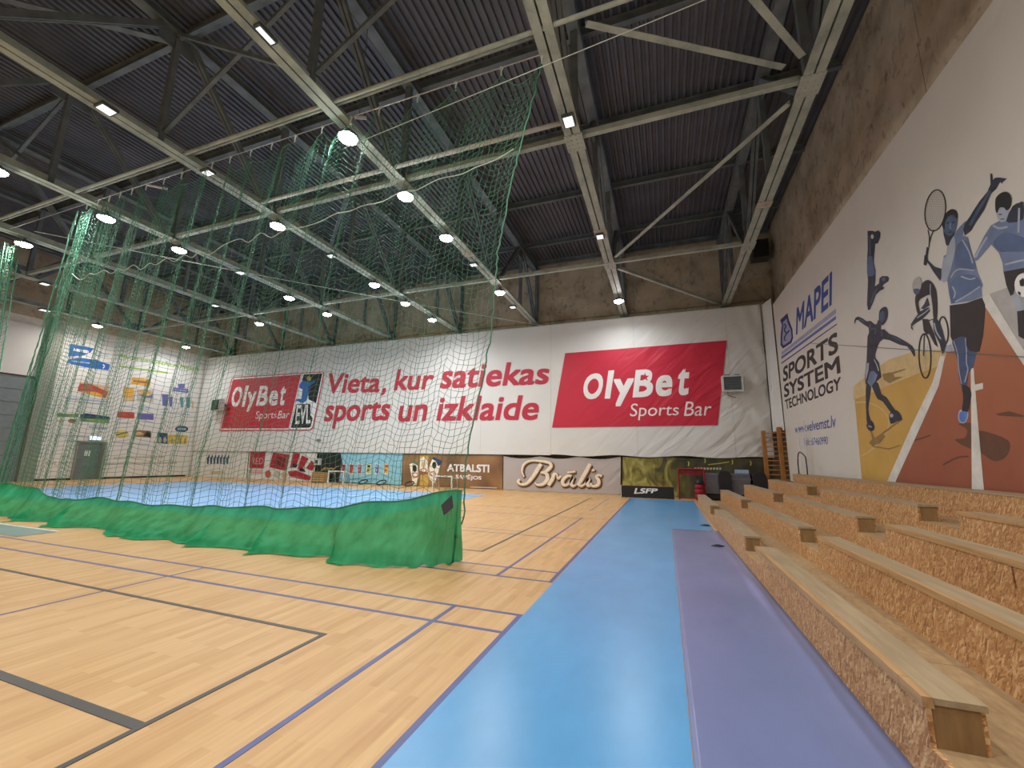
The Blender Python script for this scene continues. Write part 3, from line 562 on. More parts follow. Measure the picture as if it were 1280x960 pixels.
# ================================================================== LAMPS
def lamps():
    rows = {1: [18.25], 2: [6.42, 8.66, 10.96, 15.7], 3: [8.65, 13.33, 15.56, 17.97], 4: [4.35, 6.62, 8.69, 13.33, 15.61], 5: [6.66, 15.69], 7: [13.13, 17.85],
            }
    unseen = {0: [1.6, -3.5], 1: [4.1, 0.4, -5.0], 2: [-2.8], 3: [-0.4, -5.0], 4: [-5.0], 5: [-2.8], 6: [1.9]}  # lamps added out of view; first two trusses brighten the mural and bleachers
    tn = ['first', 'second', 'third', 'fourth', 'fifth', 'sixth', 'seventh', 'eighth']
    nth = ['nearest', 'second nearest', 'third nearest', 'fourth nearest', 'fifth nearest', 'sixth nearest', 'seventh nearest', 'eighth nearest']
    lights = {}
    for k in range(8):
        ys = sorted(set(rows.get(k, []) + unseen.get(k, [])), reverse=True)
        for j, y in enumerate(ys):
            X = TRUSS_X[k]; z = Z_CH-0.05
            cool = (j+k) % 2
            t = thing('flood_lamp', f'glowing round flood lamp {nth[j]} the back wall on the {tn[k]} truss from the right', 'lamp', (X, y, z), 0, 'lit flood lamps')
            MB().lathe((0, 0, -0.2), [(0.22, 0.0), (0.24, 0.02), (0.21, 0.07), (0.10, 0.12), (0.08, 0.16), (0.05, 0.17)], n=20).build('housing', 'lamp_housing', t, True)
            MB().lathe((0, 0, -0.28), [(0.07, 0.0), (0.14, 0.015), (0.19, 0.045), (0.21, 0.079)], n=20).build('lens', 'lamp_cool' if cool else 'lamp_lens', t)
            MB().box((-0.03, -0.02, -0.04), (0.03, 0.02, 0.04)).build('bracket', 'steel_dark', t)
            key = 'cool' if cool else 'warm'
            if key not in lights:
                ld = bpy.data.lights.new('flood_light', 'AREA'); ld.shape = 'DISK'; ld.size = 0.4; ld.energy = LAMP_W; ld.spread = math.radians(165)
                ld.color = (0.93, 0.97, 1.0) if cool else (1.0, 0.965, 0.9); lights[key] = ld
            lo = bpy.data.objects.new('lamp_light', lights[key]); col.objects.link(lo); lo.parent = t; lo.location = (0, 0, -0.29)
            if 'side' not in lights:
                lp = bpy.data.lights.new('lens_glow', 'POINT'); lp.energy = SIDE_W; lp.shadow_soft_size = 0.12; lp.color = (1.0, 0.96, 0.9); lights['side'] = lp
            lo = bpy.data.objects.new('lens_light', lights['side']); col.objects.link(lo); lo.parent = t; lo.location = (0, 0, -0.42)
    # switched-off square panel lamps clipped to the chords, diffusers given a faint glow
    def panel(px, py, X, sx, sy, lab, lit=True):
        p = on_x(px, py, X+0.0); z = Z_CH-0.02; q = on_z(px, py, z-0.06)
        t = thing('panel_lamp', lab, 'lamp', (q.x, q.y, z), 0, 'square panel lamps')
        boxobj('housing', (-sx/2, -sy/2, -0.07), (sx/2, sy/2, 0.0), 'lamp_housing', t); boxobj('diffuser', (-sx/2+0.03, -sy/2+0.03, -0.078), (sx/2-0.03, sy/2-0.03, -0.07), 'panel_glow', t)
        boxobj('bracket', (-0.04, -0.04, 0), (0.04, 0.04, 0.06), 'steel_dark', t)
    panel(332, 44, -6.4, 0.16, 0.36, 'dim rectangular lamp on the third truss near the top edge of the picture'); panel(133, 137, -11.1, 0.3, 0.3, 'dim square lamp on the fourth truss above the net left of centre')
    panel(260, 216, -11.1, 0.3, 0.22, 'dim flat lamp on the fourth truss just above the net'); panel(711, 152, -1.65, 0.26, 0.34, 'dim square lamp in black frame beside the bolted plate of the second truss')
    panel(750, 296, -1.65, 0.26, 0.3, 'small dim square lamp on the second truss above its lit lamp'); panel(414, 320, -11.1, 0.3, 0.25, 'dim flat lamp behind the net between two lit lamps on the fourth truss')
    panel(592, 331, -6.4, 0.3, 0.25, 'dim flat lamp behind the net on the third truss'); panel(269, 382, -20.6, 0.35, 0.3, 'dim flat lamp behind the net on the sixth truss'); panel(301, 341, -15.8, 0.35, 0.3, 'dim flat lamp behind the net on the fifth truss')
    panel(641, 384, -6.4, 0.3, 0.3, 'small dim lamp on the third truss near the back banner'); panel(56, 388, -25.3, 0.4, 0.4, 'dim flat lamp seen left of the net near the left wall'); panel(56, 355, -20.6, 0.35, 0.3, 'dim flat lamp left of the net edge higher up')
lamps()

# ================================================================== NETS
def net_obj(name, xl, xr, y0, z0, zb, ncol, nrow, fold, hooks, parent, r=0.0045):
    """knotted net as real strands: grid of points with gathers and scallops"""
    u = np.linspace(0, 1, ncol)**1.3; v = np.linspace(0, 1, nrow); U, V = np.meshgrid(u, v, indexing='ij')
    X = xl(V)*(1-U)+xr(V)*U
    f = np.zeros_like(U); g = np.zeros_like(U)
    amp = fold*(1-U)**0.8
    for k, ph, a in ((17.3, 0.4, 1.0), (11.1, 2.0, 0.6), (29.7, 1.1, 0.45)):
        f += a*np.sin(2*PI*k*U+ph+0.5*V); g += a*np.cos(2*PI*k*U*0.97+ph+0.8*V)
    X = X + 0.06*amp*f*(0.4+0.6*np.minimum(1, V*4))
    Y = y0 + 0.10*(0.2+amp)*g
    hk = np.array(hooks); i = np.clip(np.searchsorted(hk, U, side='right')-1, 0, len(hk)-2)
    t = (U-hk[i])/(hk[i+1]-hk[i]); span = (hk[i+1]-hk[i])
    sag = np.minimum(0.36, 0.42*span/(1/20.))*4*t*(1-t)
    sag = sag*np.exp(-1.1*V)
    Z = z0 - sag - (z0-zb)*V
    jit = 0.012; X = X+rng.normal(0, jit, X.shape); Z = Z+rng.normal(0, jit, Z.shape)
    P = np.stack([X, Y, Z], -1)
    verts = []; faces = []; base = 0
    ang = np.array([0, 2*PI/3, 4*PI/3])
    def sweep(Q, plane):                            # Q: strands x points x 3
        nonlocal base
        S, N, _ = Q.shape; off = np.zeros((3, 3))
        off[:, plane[0]] = np.cos(ang)*r; off[:, plane[1]] = np.sin(ang)*r
        W = Q[:, :, None, :]+off[None, None]
        verts.append(W.reshape(-1, 3))
        idx = base+np.arange(S*N*3).reshape(S, N, 3); a = idx[:, :-1]; b = idx[:, 1:]
        for k in range(3):
            kk = (k+1) % 3; faces.append(np.stack([a[..., k], a[..., kk], b[..., kk], b[..., k]], -1).reshape(-1, 4))
        base += S*N*3
    sweep(P, (0, 1)); sweep(P.transpose(1, 0, 2), (1, 2))
    Vv = np.concatenate(verts); Ff = np.concatenate(faces)
    me = bpy.data.meshes.new(name); me.vertices.add(len(Vv)); me.vertices.foreach_set('co', Vv.ravel().astype(np.float32))
    me.loops.add(Ff.size); me.loops.foreach_set('vertex_index', Ff.ravel().astype(np.int32)); me.polygons.add(len(Ff))
    me.polygons.foreach_set('loop_start', np.arange(0, Ff.size, 4, dtype=np.int32)); me.update(calc_edges=True); me.materials.append(MATS['net_green'])
    o = link(name, me, parent); return o, P
def nets():
    t = thing('divider_net', 'tall green divider net with dense green mesh skirt hanging across the court', 'net', (0, 6.2, 0))
    tz = np.array([0, .27, .44, .62, .78, .87, 1.0]); tx = np.array([-1.8, -2.35, -2.6, -2.67, -2.91, -3.08, -3.09])
    XR = lambda V: np.interp(V, tz, tx); XL = lambda V: np.interp(V, [0, 1], [-15.95, -16.95])
    hooks = [(x+15.95)/14.15 for x in (-15.95, -15.4, -14.85, -14.34, -13.8, -13.17, -12.42, -11.7, -11.09, -10.54, -9.89, -9.18, -8.49, -7.76, -6.96, -6.15, -5.4, -4.45, -3.57, -2.6, -1.8)]
    o, P = net_obj('net_mesh', XL, XR, 0.0, 8.78, 0.55, 165, 76, 1.0, hooks, t); o['kind'] = 'stuff'
    for h in hooks:
        x = -15.95*(1-h)-1.8*h; MB().tube([(x, 0, 8.74), (x, 0, 8.86), (x+0.03, 0, 8.91), (x, 0, 8.95), (x-0.03, 0, 8.91)], 0.014, n=5).build('hook', 'rope_white', t)
    MB().tube([(-20.5, 0, 8.93), (-1.7, 0, 8.93)], 0.012, n=5).build('top_cable', 'steel_rod', t)
    rp = [(90, 342), (101, 350), (112, 342), (119, 343), (130, 338), (140, 342), (147, 336), (156, 338), (167, 331), (176, 337), (187, 329), (195, 331), (208, 323), (218, 327), (230, 319), (240, 322), (249, 315), (262, 318), (280, 306), (300, 298.6), (311, 303), (326, 291), (339, 297), (355, 288), (378, 284), (400, 277), (420, 267), (437, 264), (454, 257), (478, 252), (501, 240), (520, 238), (548, 224), (576, 218), (595, 209), (619, 200), (642, 186)]
    MB().tube([tuple(on_y(x, y, 6.05)-Vector((0, 6.2, 0))) for x, y in catmull(rp, 3, False)], 0.009, n=5).build('rope', 'rope_white', t)
    MB().tube([P[i, 0] for i in range(165)], 0.008, n=5).build('top_rope', 'net_green', t)
    MB().tube([P[-1, j] for j in range(76)], 0.013, n=5).build('edge_rope', 'net_green', t)
    m = MB()
    for e in range(5): m.tube([P[e*2, j] + np.array([0.03*math.sin(e*2+j*0.4), -0.03*e, 0]) for j in range(76)], 0.012, n=5)
    m.build('gathered_edge', 'net_green', t)
    # skirt of wind mesh
    xs = np.array([-21, -16.45, -14.86, -13.72, -12.17, -9.92, -7.63, -5.69, -4.07, -3.06]); zt = np.array([.72, .76, .66, .44, .55, .50, .60, .67, .9, 1.1])
    yb = np.interp
    nx, nz = 420, 22; vs = []
    for i in range(nx+1):
        x = -21+(18.02)*i/nx; zz = float(np.interp(x, xs, zt)) + 0.02*math.sin(x*5)
        yl = float(np.interp(x, [-21, -15, -8, -4.2, -3.5, -3.06], [5.55, 5.5, 5.26, 5.38, 5.6, 5.98])) - 6.2
        ph = x*3.1+1.5*math.sin(x*0.9); e = max(0.0, 1-(-3.06-x)/0.75)
        for j in range(nz+1):
            v = j/nz; k = v**1.35
            z = zz*(1-v)**1.0; y = -0.22+(yl+0.22)*k + (0.17*math.sin(ph-v*2.2)+0.06*math.sin(ph*2.3-v*3+1))*(0.25+0.75*v)*(1-0.7*e) + 0.035*math.sin(x*11+v*3)*v + 0.09*e*math.sin(x*34+v*2)*(0.3+v)
            xx = x + (1-e)*(0.20*(0.25+0.75*v)*math.sin(ph*1.05-1.8*v) + 0.05*math.sin(x*7.3-2.5*v)*v) - 0.04*e*v + 0.05*e*math.sin(x*40)*v
            if v > 0.9: z = 0.012+0.015*math.sin(x*9)**2 ; y -= (v-0.9)*1.0*math.sin(x*1.7+0.4)**2
            vs.append((xx, y, max(z, 0.012)))
    W = nz+1; fs = [(i*W+j, (i+1)*W+j, (i+1)*W+j+1, i*W+j+1) for i in range(nx) for j in range(nz)]
    MB().raw(vs, fs).build('mesh_skirt', 'green_mesh', t, True)
    MB().tube([(Vector(vs[i*W])+Vector((0, -0.01, 0))) for i in range(0, nx+1, 3)], 0.012, n=5).build('skirt_rope', 'net_green', t)
    a = [Vector((-3.10, -0.36, 1.02)), Vector((-3.28, -0.36, 0.86)), Vector((-3.2, -0.40, 0.72)), Vector((-3.06, -0.38, 0.84))]
    MB().raw([*a, *[p+Vector((0, 0.012, 0)) for p in a]], [(0, 1, 2, 3), (7, 6, 5, 4), (0, 4, 5, 1), (1, 5, 6, 2), (2, 6, 7, 3), (3, 7, 4, 0)]).build('label_patch', 'mat_dark', t)
    t2 = thing('divider_net', 'second green net gathered at the far left edge of the picture', 'net', (0, 6.4, 0))
    o, P = net_obj('net_mesh', lambda V: -24.5+0*V, lambda V: np.interp(V, [0, .3, .55, 1], [-20.2, -19.8, -19.5, -19.2]), 0.0, 8.7, 0.3, 60, 70, 1.6, list(np.linspace(0, 1, 8)), t2); o['kind'] = 'stuff'
    m = MB()
    for e in range(4): m.tube([P[-1-e*2, j] + np.array([0, -0.03*e, 0]) for j in range(70)], 0.016, n=5)
    m.build('gathered_edge', 'net_green', t2)
nets()

# ================================================================== BACK WALL BANNERS
def back_banners():
    t = thing('wall_banner', 'huge white banner with red lettering and red logo panels across the back wall', 'banner', (0, Y_BAN, 0))
    # cloth sheets, sewn side by side, with hanging ripples
    xs = [-31.95, -26, -20, -14, -9.3, -5.4, -1.2, 2.9, 4.35]
    for i in range(len(xs)-1):
        x0, x1 = xs[i]+0.004, xs[i+1]-0.004; nx = 24; nz = 16; vs = []
        for a in range(nx+1):
            x = x0+(x1-x0)*a/nx
            for b in range(nz+1):
                z = 1.8+6.8*b/nz; rip = 0.0
                if x > 2.6: rip = 0.10*((x-2.6)/1.9)*math.sin(x*5+z*1.6)
                zz = z + (0.04*math.sin(x*2.1) if b == 0 and i > 4 else 0)
                vs.append((x, 0.02+abs(rip), zz))
        W = nz+1; fs = [(a*W+b, (a+1)*W+b, (a+1)*W+b+1, a*W+b+1) for a in range(nx) for b in range(nz)]
        MB().raw(vs, fs).build('banner_sheet', 'banner_white', t, True)
    MB().tube([(-31.9, 0.04, 8.63), (4.3, 0.04, 8.63)], 0.02, n=6).build('hanging_rope', 'rope_white', t)
    P = Plane('y', Y_BAN)
    def part(name, mb, mat=None, label=None):
        mb.v = [(x, y-Y_BAN, z) for x, y, z in mb.v]; o = mb.build(name, mat, t)
        if label: o['label'] = label
        return o
    # right-hand red panel
    P.crop(0, 0, 1); m = MB(); P.poly(m, [(690, 534.5), (897, 531.5), (908.5, 425.5), (706.5, 441.5)]); pan = part('red_panel', m, 'banner_red', 'slanted red logo panel at the right')
    P.crop(685, 415, 0.203125); m = MB()
    P.text(m, 'O', (210, 415), (325, 413), (350, 247), (228, 262), bold=0.026); P.text(m, 'l', (348, 410), (382, 410), (408, 235), (372, 238), bold=0.03)
    P.text(m, 'y', (412, 458), (505, 455), (530, 284), (405, 290), bold=0.026); P.text(m, 'B', (520, 403), (640, 398), (660, 226), (540, 234), bold=0.026)
    P.text(m, 'e', (658, 398), (760, 394), (770, 262), (668, 268), bold=0.026); P.text(m, 't', (785, 392), (862, 388), (876, 222), (808, 226), bold=0.026)
    part('lettering', m, 'lettering_white').parent = pan
    m = MB(); P.poly(m, [(597+(28 if k % 2 == 0 else 11)*math.sin(k*PI/5), 278-(28 if k % 2 == 0 else 11)*math.cos(k*PI/5)) for k in range(10)], lay=3); part('star', m, 'banner_red').parent = pan
    m = MB(); P.text(m, 'Sports', (500, 545), (800, 535), (810, 440), (512, 440)); P.text(m, 'Bar', (836, 518), (1000, 514), (1012, 428), (850, 428)); part('lettering', m, 'lettering_white').parent = pan
    # slogan
    P.crop(400, 445, 0.125); m = MB()
    for a in (('Vieta', (52, 378), (590, 362), (628, 160), (90, 172)), (',', (597, 398), (645, 394), (665, 318), (632, 320)), ('kur', (735, 347), (1118, 334), (1158, 126), (777, 132)),
              ('sports', (20, 727), (671, 715), (720, 452), (71, 468)), ('un', (772, 660), (1055, 652), (1087, 480), (803, 495))): m = MB(); P.text(m, *a, bold=0.018); part('slogan_word', m, 'banner_text_red')
    P.crop(540, 445, 0.125)
    for a in (('satiekas', (74, 328), (1156, 280), (1200, 55), (124, 75)), ('izklaide', (38, 650), (1050, 640), (1098, 390), (88, 402))): m = MB(); P.text(m, *a, bold=0.018); part('slogan_word', m, 'banner_text_red')
    # left-hand logo
    P.crop(270, 455, 0.109375); m = MB()
    P.poly(m, [(35, 765), (1075, 760), (1110, 735), (1240, 105), (1225, 85), (200, 150), (175, 175)], 'banner_red', 1); P.poly(m, [(45, 752), (1070, 748), (1100, 725), (1228, 108), (1215, 95), (205, 160), (185, 178)], 'lettering_white', 2)
    P.poly(m, [(55, 738), (830, 736), (972, 120), (200, 178), (190, 190)], 'banner_red', 3); pan = part('logo_panel', m, None, 'red and black logo panel at the left')
    m = MB()
    for a in (('O', (165, 495), (275, 485), (318, 255), (200, 265)), ('l', (290, 490), (325, 487), (378, 245), (340, 250)), ('y', (345, 550), (440, 520), (470, 310), (368, 320)), ('B', (455, 480), (580, 475), (615, 245), (505, 250)), ('e', (600, 478), (700, 474), (715, 300), (620, 305)), ('t', (715, 475), (775, 472), (812, 250), (750, 255))): P.text(m, *a, bold=0.026, lay=4)
    P.text(m, 'Sports', (445, 655), (685, 640), (700, 540), (465, 540), lay=4); P.text(m, 'Bar', (700, 625), (830, 618), (850, 535), (725, 535), lay=4); part('lettering', m, 'lettering_white').parent = pan
    m = MB(); P.poly(m, [(553+(20 if k % 2 == 0 else 8)*math.sin(k*PI/5), 300-(24 if k % 2 == 0 else 9)*math.cos(k*PI/5)) for k in range(10)], lay=5); part('star', m, 'banner_red').parent = pan
    m = MB(); P.poly(m, [(1005, 118), (1215, 108), (1145, 445), (1058, 405), (1045, 250), (985, 180)], 'black', 3); P.poly(m, [(855, 730), (1065, 728), (1085, 710), (1105, 620), (1078, 580), (1080, 458), (920, 458)], 'black', 3)
    P.poly(m, [(910, 410), (940, 395), (975, 400), (990, 290), (950, 270), (960, 230), (985, 190), (1040, 200), (1075, 215), (1130, 190), (1140, 205), (1085, 240), (1060, 260), (1058, 330), (1040, 410), (1000, 445), (960, 440), (940, 425), (912, 425)], 'blue_print', 4)
    P.ellipse(m, 1062, 165, 22, 28, 'gold', 5); P.text(m, 'EVL', (903, 690), (1080, 680), (1085, 465), (925, 468), 'lettering_white', 0.02, 4); part('league_badge', m, None, 'black badge with a blue player and white letters')

    # lower row of sponsor banners, each its own sheet hung under the big one
    def sheet(name, label, quad, mat, sag=0.0):
        o = thing(name, label, 'banner', (0, Y_BAN+0.1, 0)); c = [on_y(x, y, Y_BAN+0.1) for x, y in quad]; nx = 30; vs = []
        for a in range(nx+1):
            f = a/nx; lo = c[0].lerp(c[1], f); hi = c[3].lerp(c[2], f)
            for b in range(7):
                p = lo.lerp(hi, b/6); dz = sag*abs(math.sin(f*PI*3))*(b == 6)*-1
                vs.append((p.x, 0.015*math.sin(f*17)*(1 if sag else 0.2)*(b/6), max(0.01, p.z+dz)))
        fs = [(a*7+b, (a+1)*7+b, (a+1)*7+b+1, a*7+b+1) for a in range(nx) for b in range(6)]
        MB().raw(vs, fs).build('banner_sheet', mat, o, True); return o
    Q = Plane('y', Y_BAN+0.1)
    def prt(o, name, mb, mat=None, dy=-0.02):
        mb.v = [(x, y-Y_BAN-0.1+dy, z) for x, y, z in mb.v]; return mb.build(name, mat, o)
    # cream strip with bottles, red packs
    o = sheet('sponsor_banner', 'low white banner with a row of dark bottles beside the left corner', ((238, 595.5), (308, 598.5), (311, 564.5), (242, 563)), 'banner_white'); Q.crop(240, 530, 0.15625); m = MB()
    for k in range(7): u = 130+26*k; Q.poly(m, [(u-8, 320), (u+4, 320), (u+8, 275), (u+14, 265), (u+14, 248), (u+6, 248), (u+2, 262), (u-8, 270)], 'print_navy')
    Q.rect(m, 150, 375, 250, 395, 'print_tan'); prt(o, 'printed_bottles', m)
    o = sheet('sponsor_banner', 'low white banner with dark red packs and the word RED', ((309, 598.5), (391, 602.5), (397, 566), (312, 564.5)), 'banner_white'); m = MB()
    Q.poly(m, [(460, 350), (575, 353), (590, 225), (470, 222)], 'red_print'); Q.text(m, 'RED', (478, 322), (570, 322), (577, 272), (485, 270), 'pink', 0.0, 2)
    for r in (368, 383): Q.rect(m, 455, r, 565, r+8, 'pink')
    for pl in ([(622, 345), (755, 375), (785, 245), (650, 228)], [(785, 350), (835, 345), (868, 238), (810, 228)], [(845, 360), (880, 370), (935, 275), (880, 250)], [(915, 350), (960, 375), (990, 330), (960, 290)], [(770, 380), (780, 415), (870, 440), (945, 450), (955, 420), (830, 370)]): Q.poly(m, pl, 'red_print', 2)
    Q.poly(m, [(655, 330), (735, 345), (750, 270), (675, 262)], 'red_dark', 3); Q.poly(m, [(800, 345), (835, 350), (850, 325), (810, 315)], 'black', 3); Q.poly(m, [(855, 375), (910, 385), (900, 360), (870, 350)], 'black', 3)
    for u, v, c in ((610, 400, 'print_red'), (740, 410, 'print_tan'), (685, 402, 'faint_text')): Q.ellipse(m, u, v, 24, 30, c, 1)
    prt(o, 'printed_packs', m)
    # black and turquoise
    o = sheet('sponsor_banner', 'black and turquoise banner with six small coloured packs behind the net', ((396, 601), (501.5, 606), (503.5, 567), (399, 565.5)), 'sky_blue'); Q.crop(390, 560, 0.1015625); m = MB()
    Q.poly(m, [(62, 400), (330, 410), (378, 190), (355, 62), (90, 58)], 'black', 1); Q.stroke(m, [(120, 275), (165, 235), (150, 262), (190, 245), (205, 260), (240, 245), (260, 262), (290, 240), (330, 225)], 9, 'gold', 2, 4)
    for u, c, c2 in ((388, 'magenta', 'red_dark'), (482, 'print_red', 'red_print'), (585, 'magenta', 'pink'), (695, 'yellow_green', 'short_black'), (800, 'print_violet', 'sky_blue'), (912, 'orange', 'print_red')):
        Q.poly(m, [(u-30, 320), (u+25, 325), (u+38, 200), (u-20, 190)], 'cream', 1); Q.poly(m, [(u-22, 300), (u+18, 318), (u+30, 240), (u+30, 205), (u-14, 200)], c, 2); Q.poly(m, [(u-10, 235), (u+22, 240), (u+25, 215), (u-8, 212)], c2, 3); Q.poly(m, [(u-14, 285), (u, 292), (u+8, 262), (u-6, 258)], c2, 3)
    Q.stroke(m, [(480, 385), (560, 378), (640, 388), (740, 376), (800, 384)], 8, 'print_teal', 1, 3); prt(o, 'printed_packs', m)
    # brown
    o = sheet('sponsor_banner', 'brown banner with white words ATBALSTI SAVEJOS and printed snack packs', ((502.5, 608.5), (628, 612), (628.5, 569), (504, 567.2)), 'banner_brown'); Q.crop(495, 560, 0.11328); m = MB()
    Q.text(m, 'ATBALSTI', (565, 258), (1030, 272), (1032, 183), (568, 176), 'lettering_white', 0.03, 2); Q.text(m, 'SAVĒJOS', (660, 354), (944, 362), (946, 300), (662, 280), 'lettering_white', 0.025, 2)
    Q.stroke(m, [(820, 430), (1115, 440)], 12, 'faint_text', 2); prt(o, 'lettering', m); m = MB()
    for pl, c in (([(150, 180), (190, 160), (245, 200), (252, 300), (235, 405), (190, 410), (170, 300)], 'cream'), ([(262, 240), (270, 110), (305, 90), (352, 150), (352, 260), (300, 285)], 'cream'), ([(355, 330), (362, 230), (405, 115), (500, 150), (470, 260), (430, 390)], 'cream'), ([(262, 415), (270, 295), (345, 290), (372, 330), (365, 420)], 'gold')): Q.poly(m, pl, c, 1)
    Q.poly(m, [(150, 178), (190, 140), (240, 150), (245, 195), (190, 165)], 'print_green', 2); Q.poly(m, [(262, 130), (268, 80), (365, 80), (355, 145), (305, 95)], 'gold', 2); Q.poly(m, [(400, 120), (415, 98), (508, 140), (490, 190), (465, 200), (440, 140)], 'print_navy', 2)
    for u, v, c in ((208, 225, 'short_black'), (305, 185, 'print_tan'), (425, 190, 'short_black')): Q.ellipse(m, u, v, 24, 38, c, 2)
    for u, v in ((215, 300), (308, 250), (410, 285)): Q.ellipse(m, u, v, 34, 30, 'print_red', 2); Q.ellipse(m, u, v-4, 24, 18, 'cream', 3)
    prt(o, 'printed_packs', m)
    # grey banner with script lettering
    o = sheet('sponsor_banner', 'wrinkled grey banner with large cream script lettering', ((629, 613), (775.5, 621), (776, 571), (629.5, 570)), 'banner_grey', 0.12); Q.crop(620, 550, 0.140625)
    S = [([(215, 350), (200, 372), (225, 395), (280, 385), (330, 330), (375, 260), (405, 215)], [26, 30, 26, 34, 42, 46, 40]),
         ([(255, 330), (235, 280), (255, 215), (320, 185), (410, 190), (480, 205), (490, 240), (440, 285), (400, 290)], [14, 20, 26, 22, 26, 34, 40, 34, 18]),
         ([(400, 290), (450, 300), (462, 345), (425, 390), (375, 400), (350, 380)], [18, 38, 46, 38, 26, 16]),
         ([(470, 405), (505, 350), (520, 305), (545, 310), (555, 345), (580, 320)], [40, 42, 36, 20, 24, 30]),
         ([(690, 325), (640, 320), (598, 360), (605, 400), (650, 390), (690, 325), (670, 385), (690, 410), (720, 395)], [24, 30, 40, 36, 26, 34, 40, 28, 14]),
         ([(640, 291), (712, 281)], [22, 22]), ([(730, 405), (745, 385), (800, 290), (840, 215)], [30, 42, 46, 40]), ([(740, 400), (765, 410), (800, 385), (830, 340), (815, 385), (830, 410), (860, 390)], [24, 26, 20, 38, 42, 28, 14]),
         ([(865, 262), (868, 280)], [34, 34]), ([(945, 325), (920, 312), (895, 330), (915, 360), (910, 400), (860, 410), (845, 385)], [26, 26, 30, 40, 38, 28, 24])]
    for nm, mat, dw, dx, dy, lay in (('letter_shadow', 'sepia', 16, 5, 7, 1), ('letter_outline', 'copper', 8, -2, 0, 3), ('script_lettering', 'cream', -2, -4, -3, 5)):
        m = MB()
        for pts, wd in S: Q.stroke(m, [(a+dx, b+dy) for a, b in pts], [max(4, q*0.74+dw) for q in wd], mat, lay, 5)
        prt(o, nm, m, dy=-0.03)
    # olive woodland banner
    o = sheet('sponsor_banner', 'dark olive banner with yellow woodland print behind the stored equipment', ((777.5, 623), (966, 624), (966, 572), (778.5, 571)), 'banner_olive', 0.05); Q.crop(770, 550, 0.1953125); m = MB()
    for k in range(9): Q.rect(m, 500+k*20, 176, 514+k*20, 190, 'faint_text' if k > 4 else 'print_tan', 1)
    for u, v in ((465, 150), (570, 130), (745, 140), (862, 148)): Q.stroke(m, [(u-4, v-14), (u+2, v), (u-2, v+16)], 8, 'yellow_green', 1)
    Q.stroke(m, [(590, 158), (660, 150), (725, 140)], 6, 'yellow_green', 1); prt(o, 'print_marks', m)
    # bent end strip of the big banner closing the right corner
    t3 = thing('banner_flap', 'narrow white cloth flap folded round the right back corner', 'banner', (0, 0, 0)); vs = []
    A = [(943, 383), (966, 540)]; 
    for b in range(13):
        f = b/12; z = 2.9+(8.6-2.9)*f
        for q in range(9):
            g = q/8; x = 4.36+0.24*g; y = Y_BAN-0.02-0.85*g*g-0.05*math.sin(g*9+f*2); vs.append((x-0.02*math.sin(g*14), y, z))
    MB().raw(vs, [(b*9+q, b*9+q+1, (b+1)*9+q+1, (b+1)*9+q) for b in range(12) for q in range(8)]).build('banner_sheet', 'banner_white', t3, True)
back_banners()

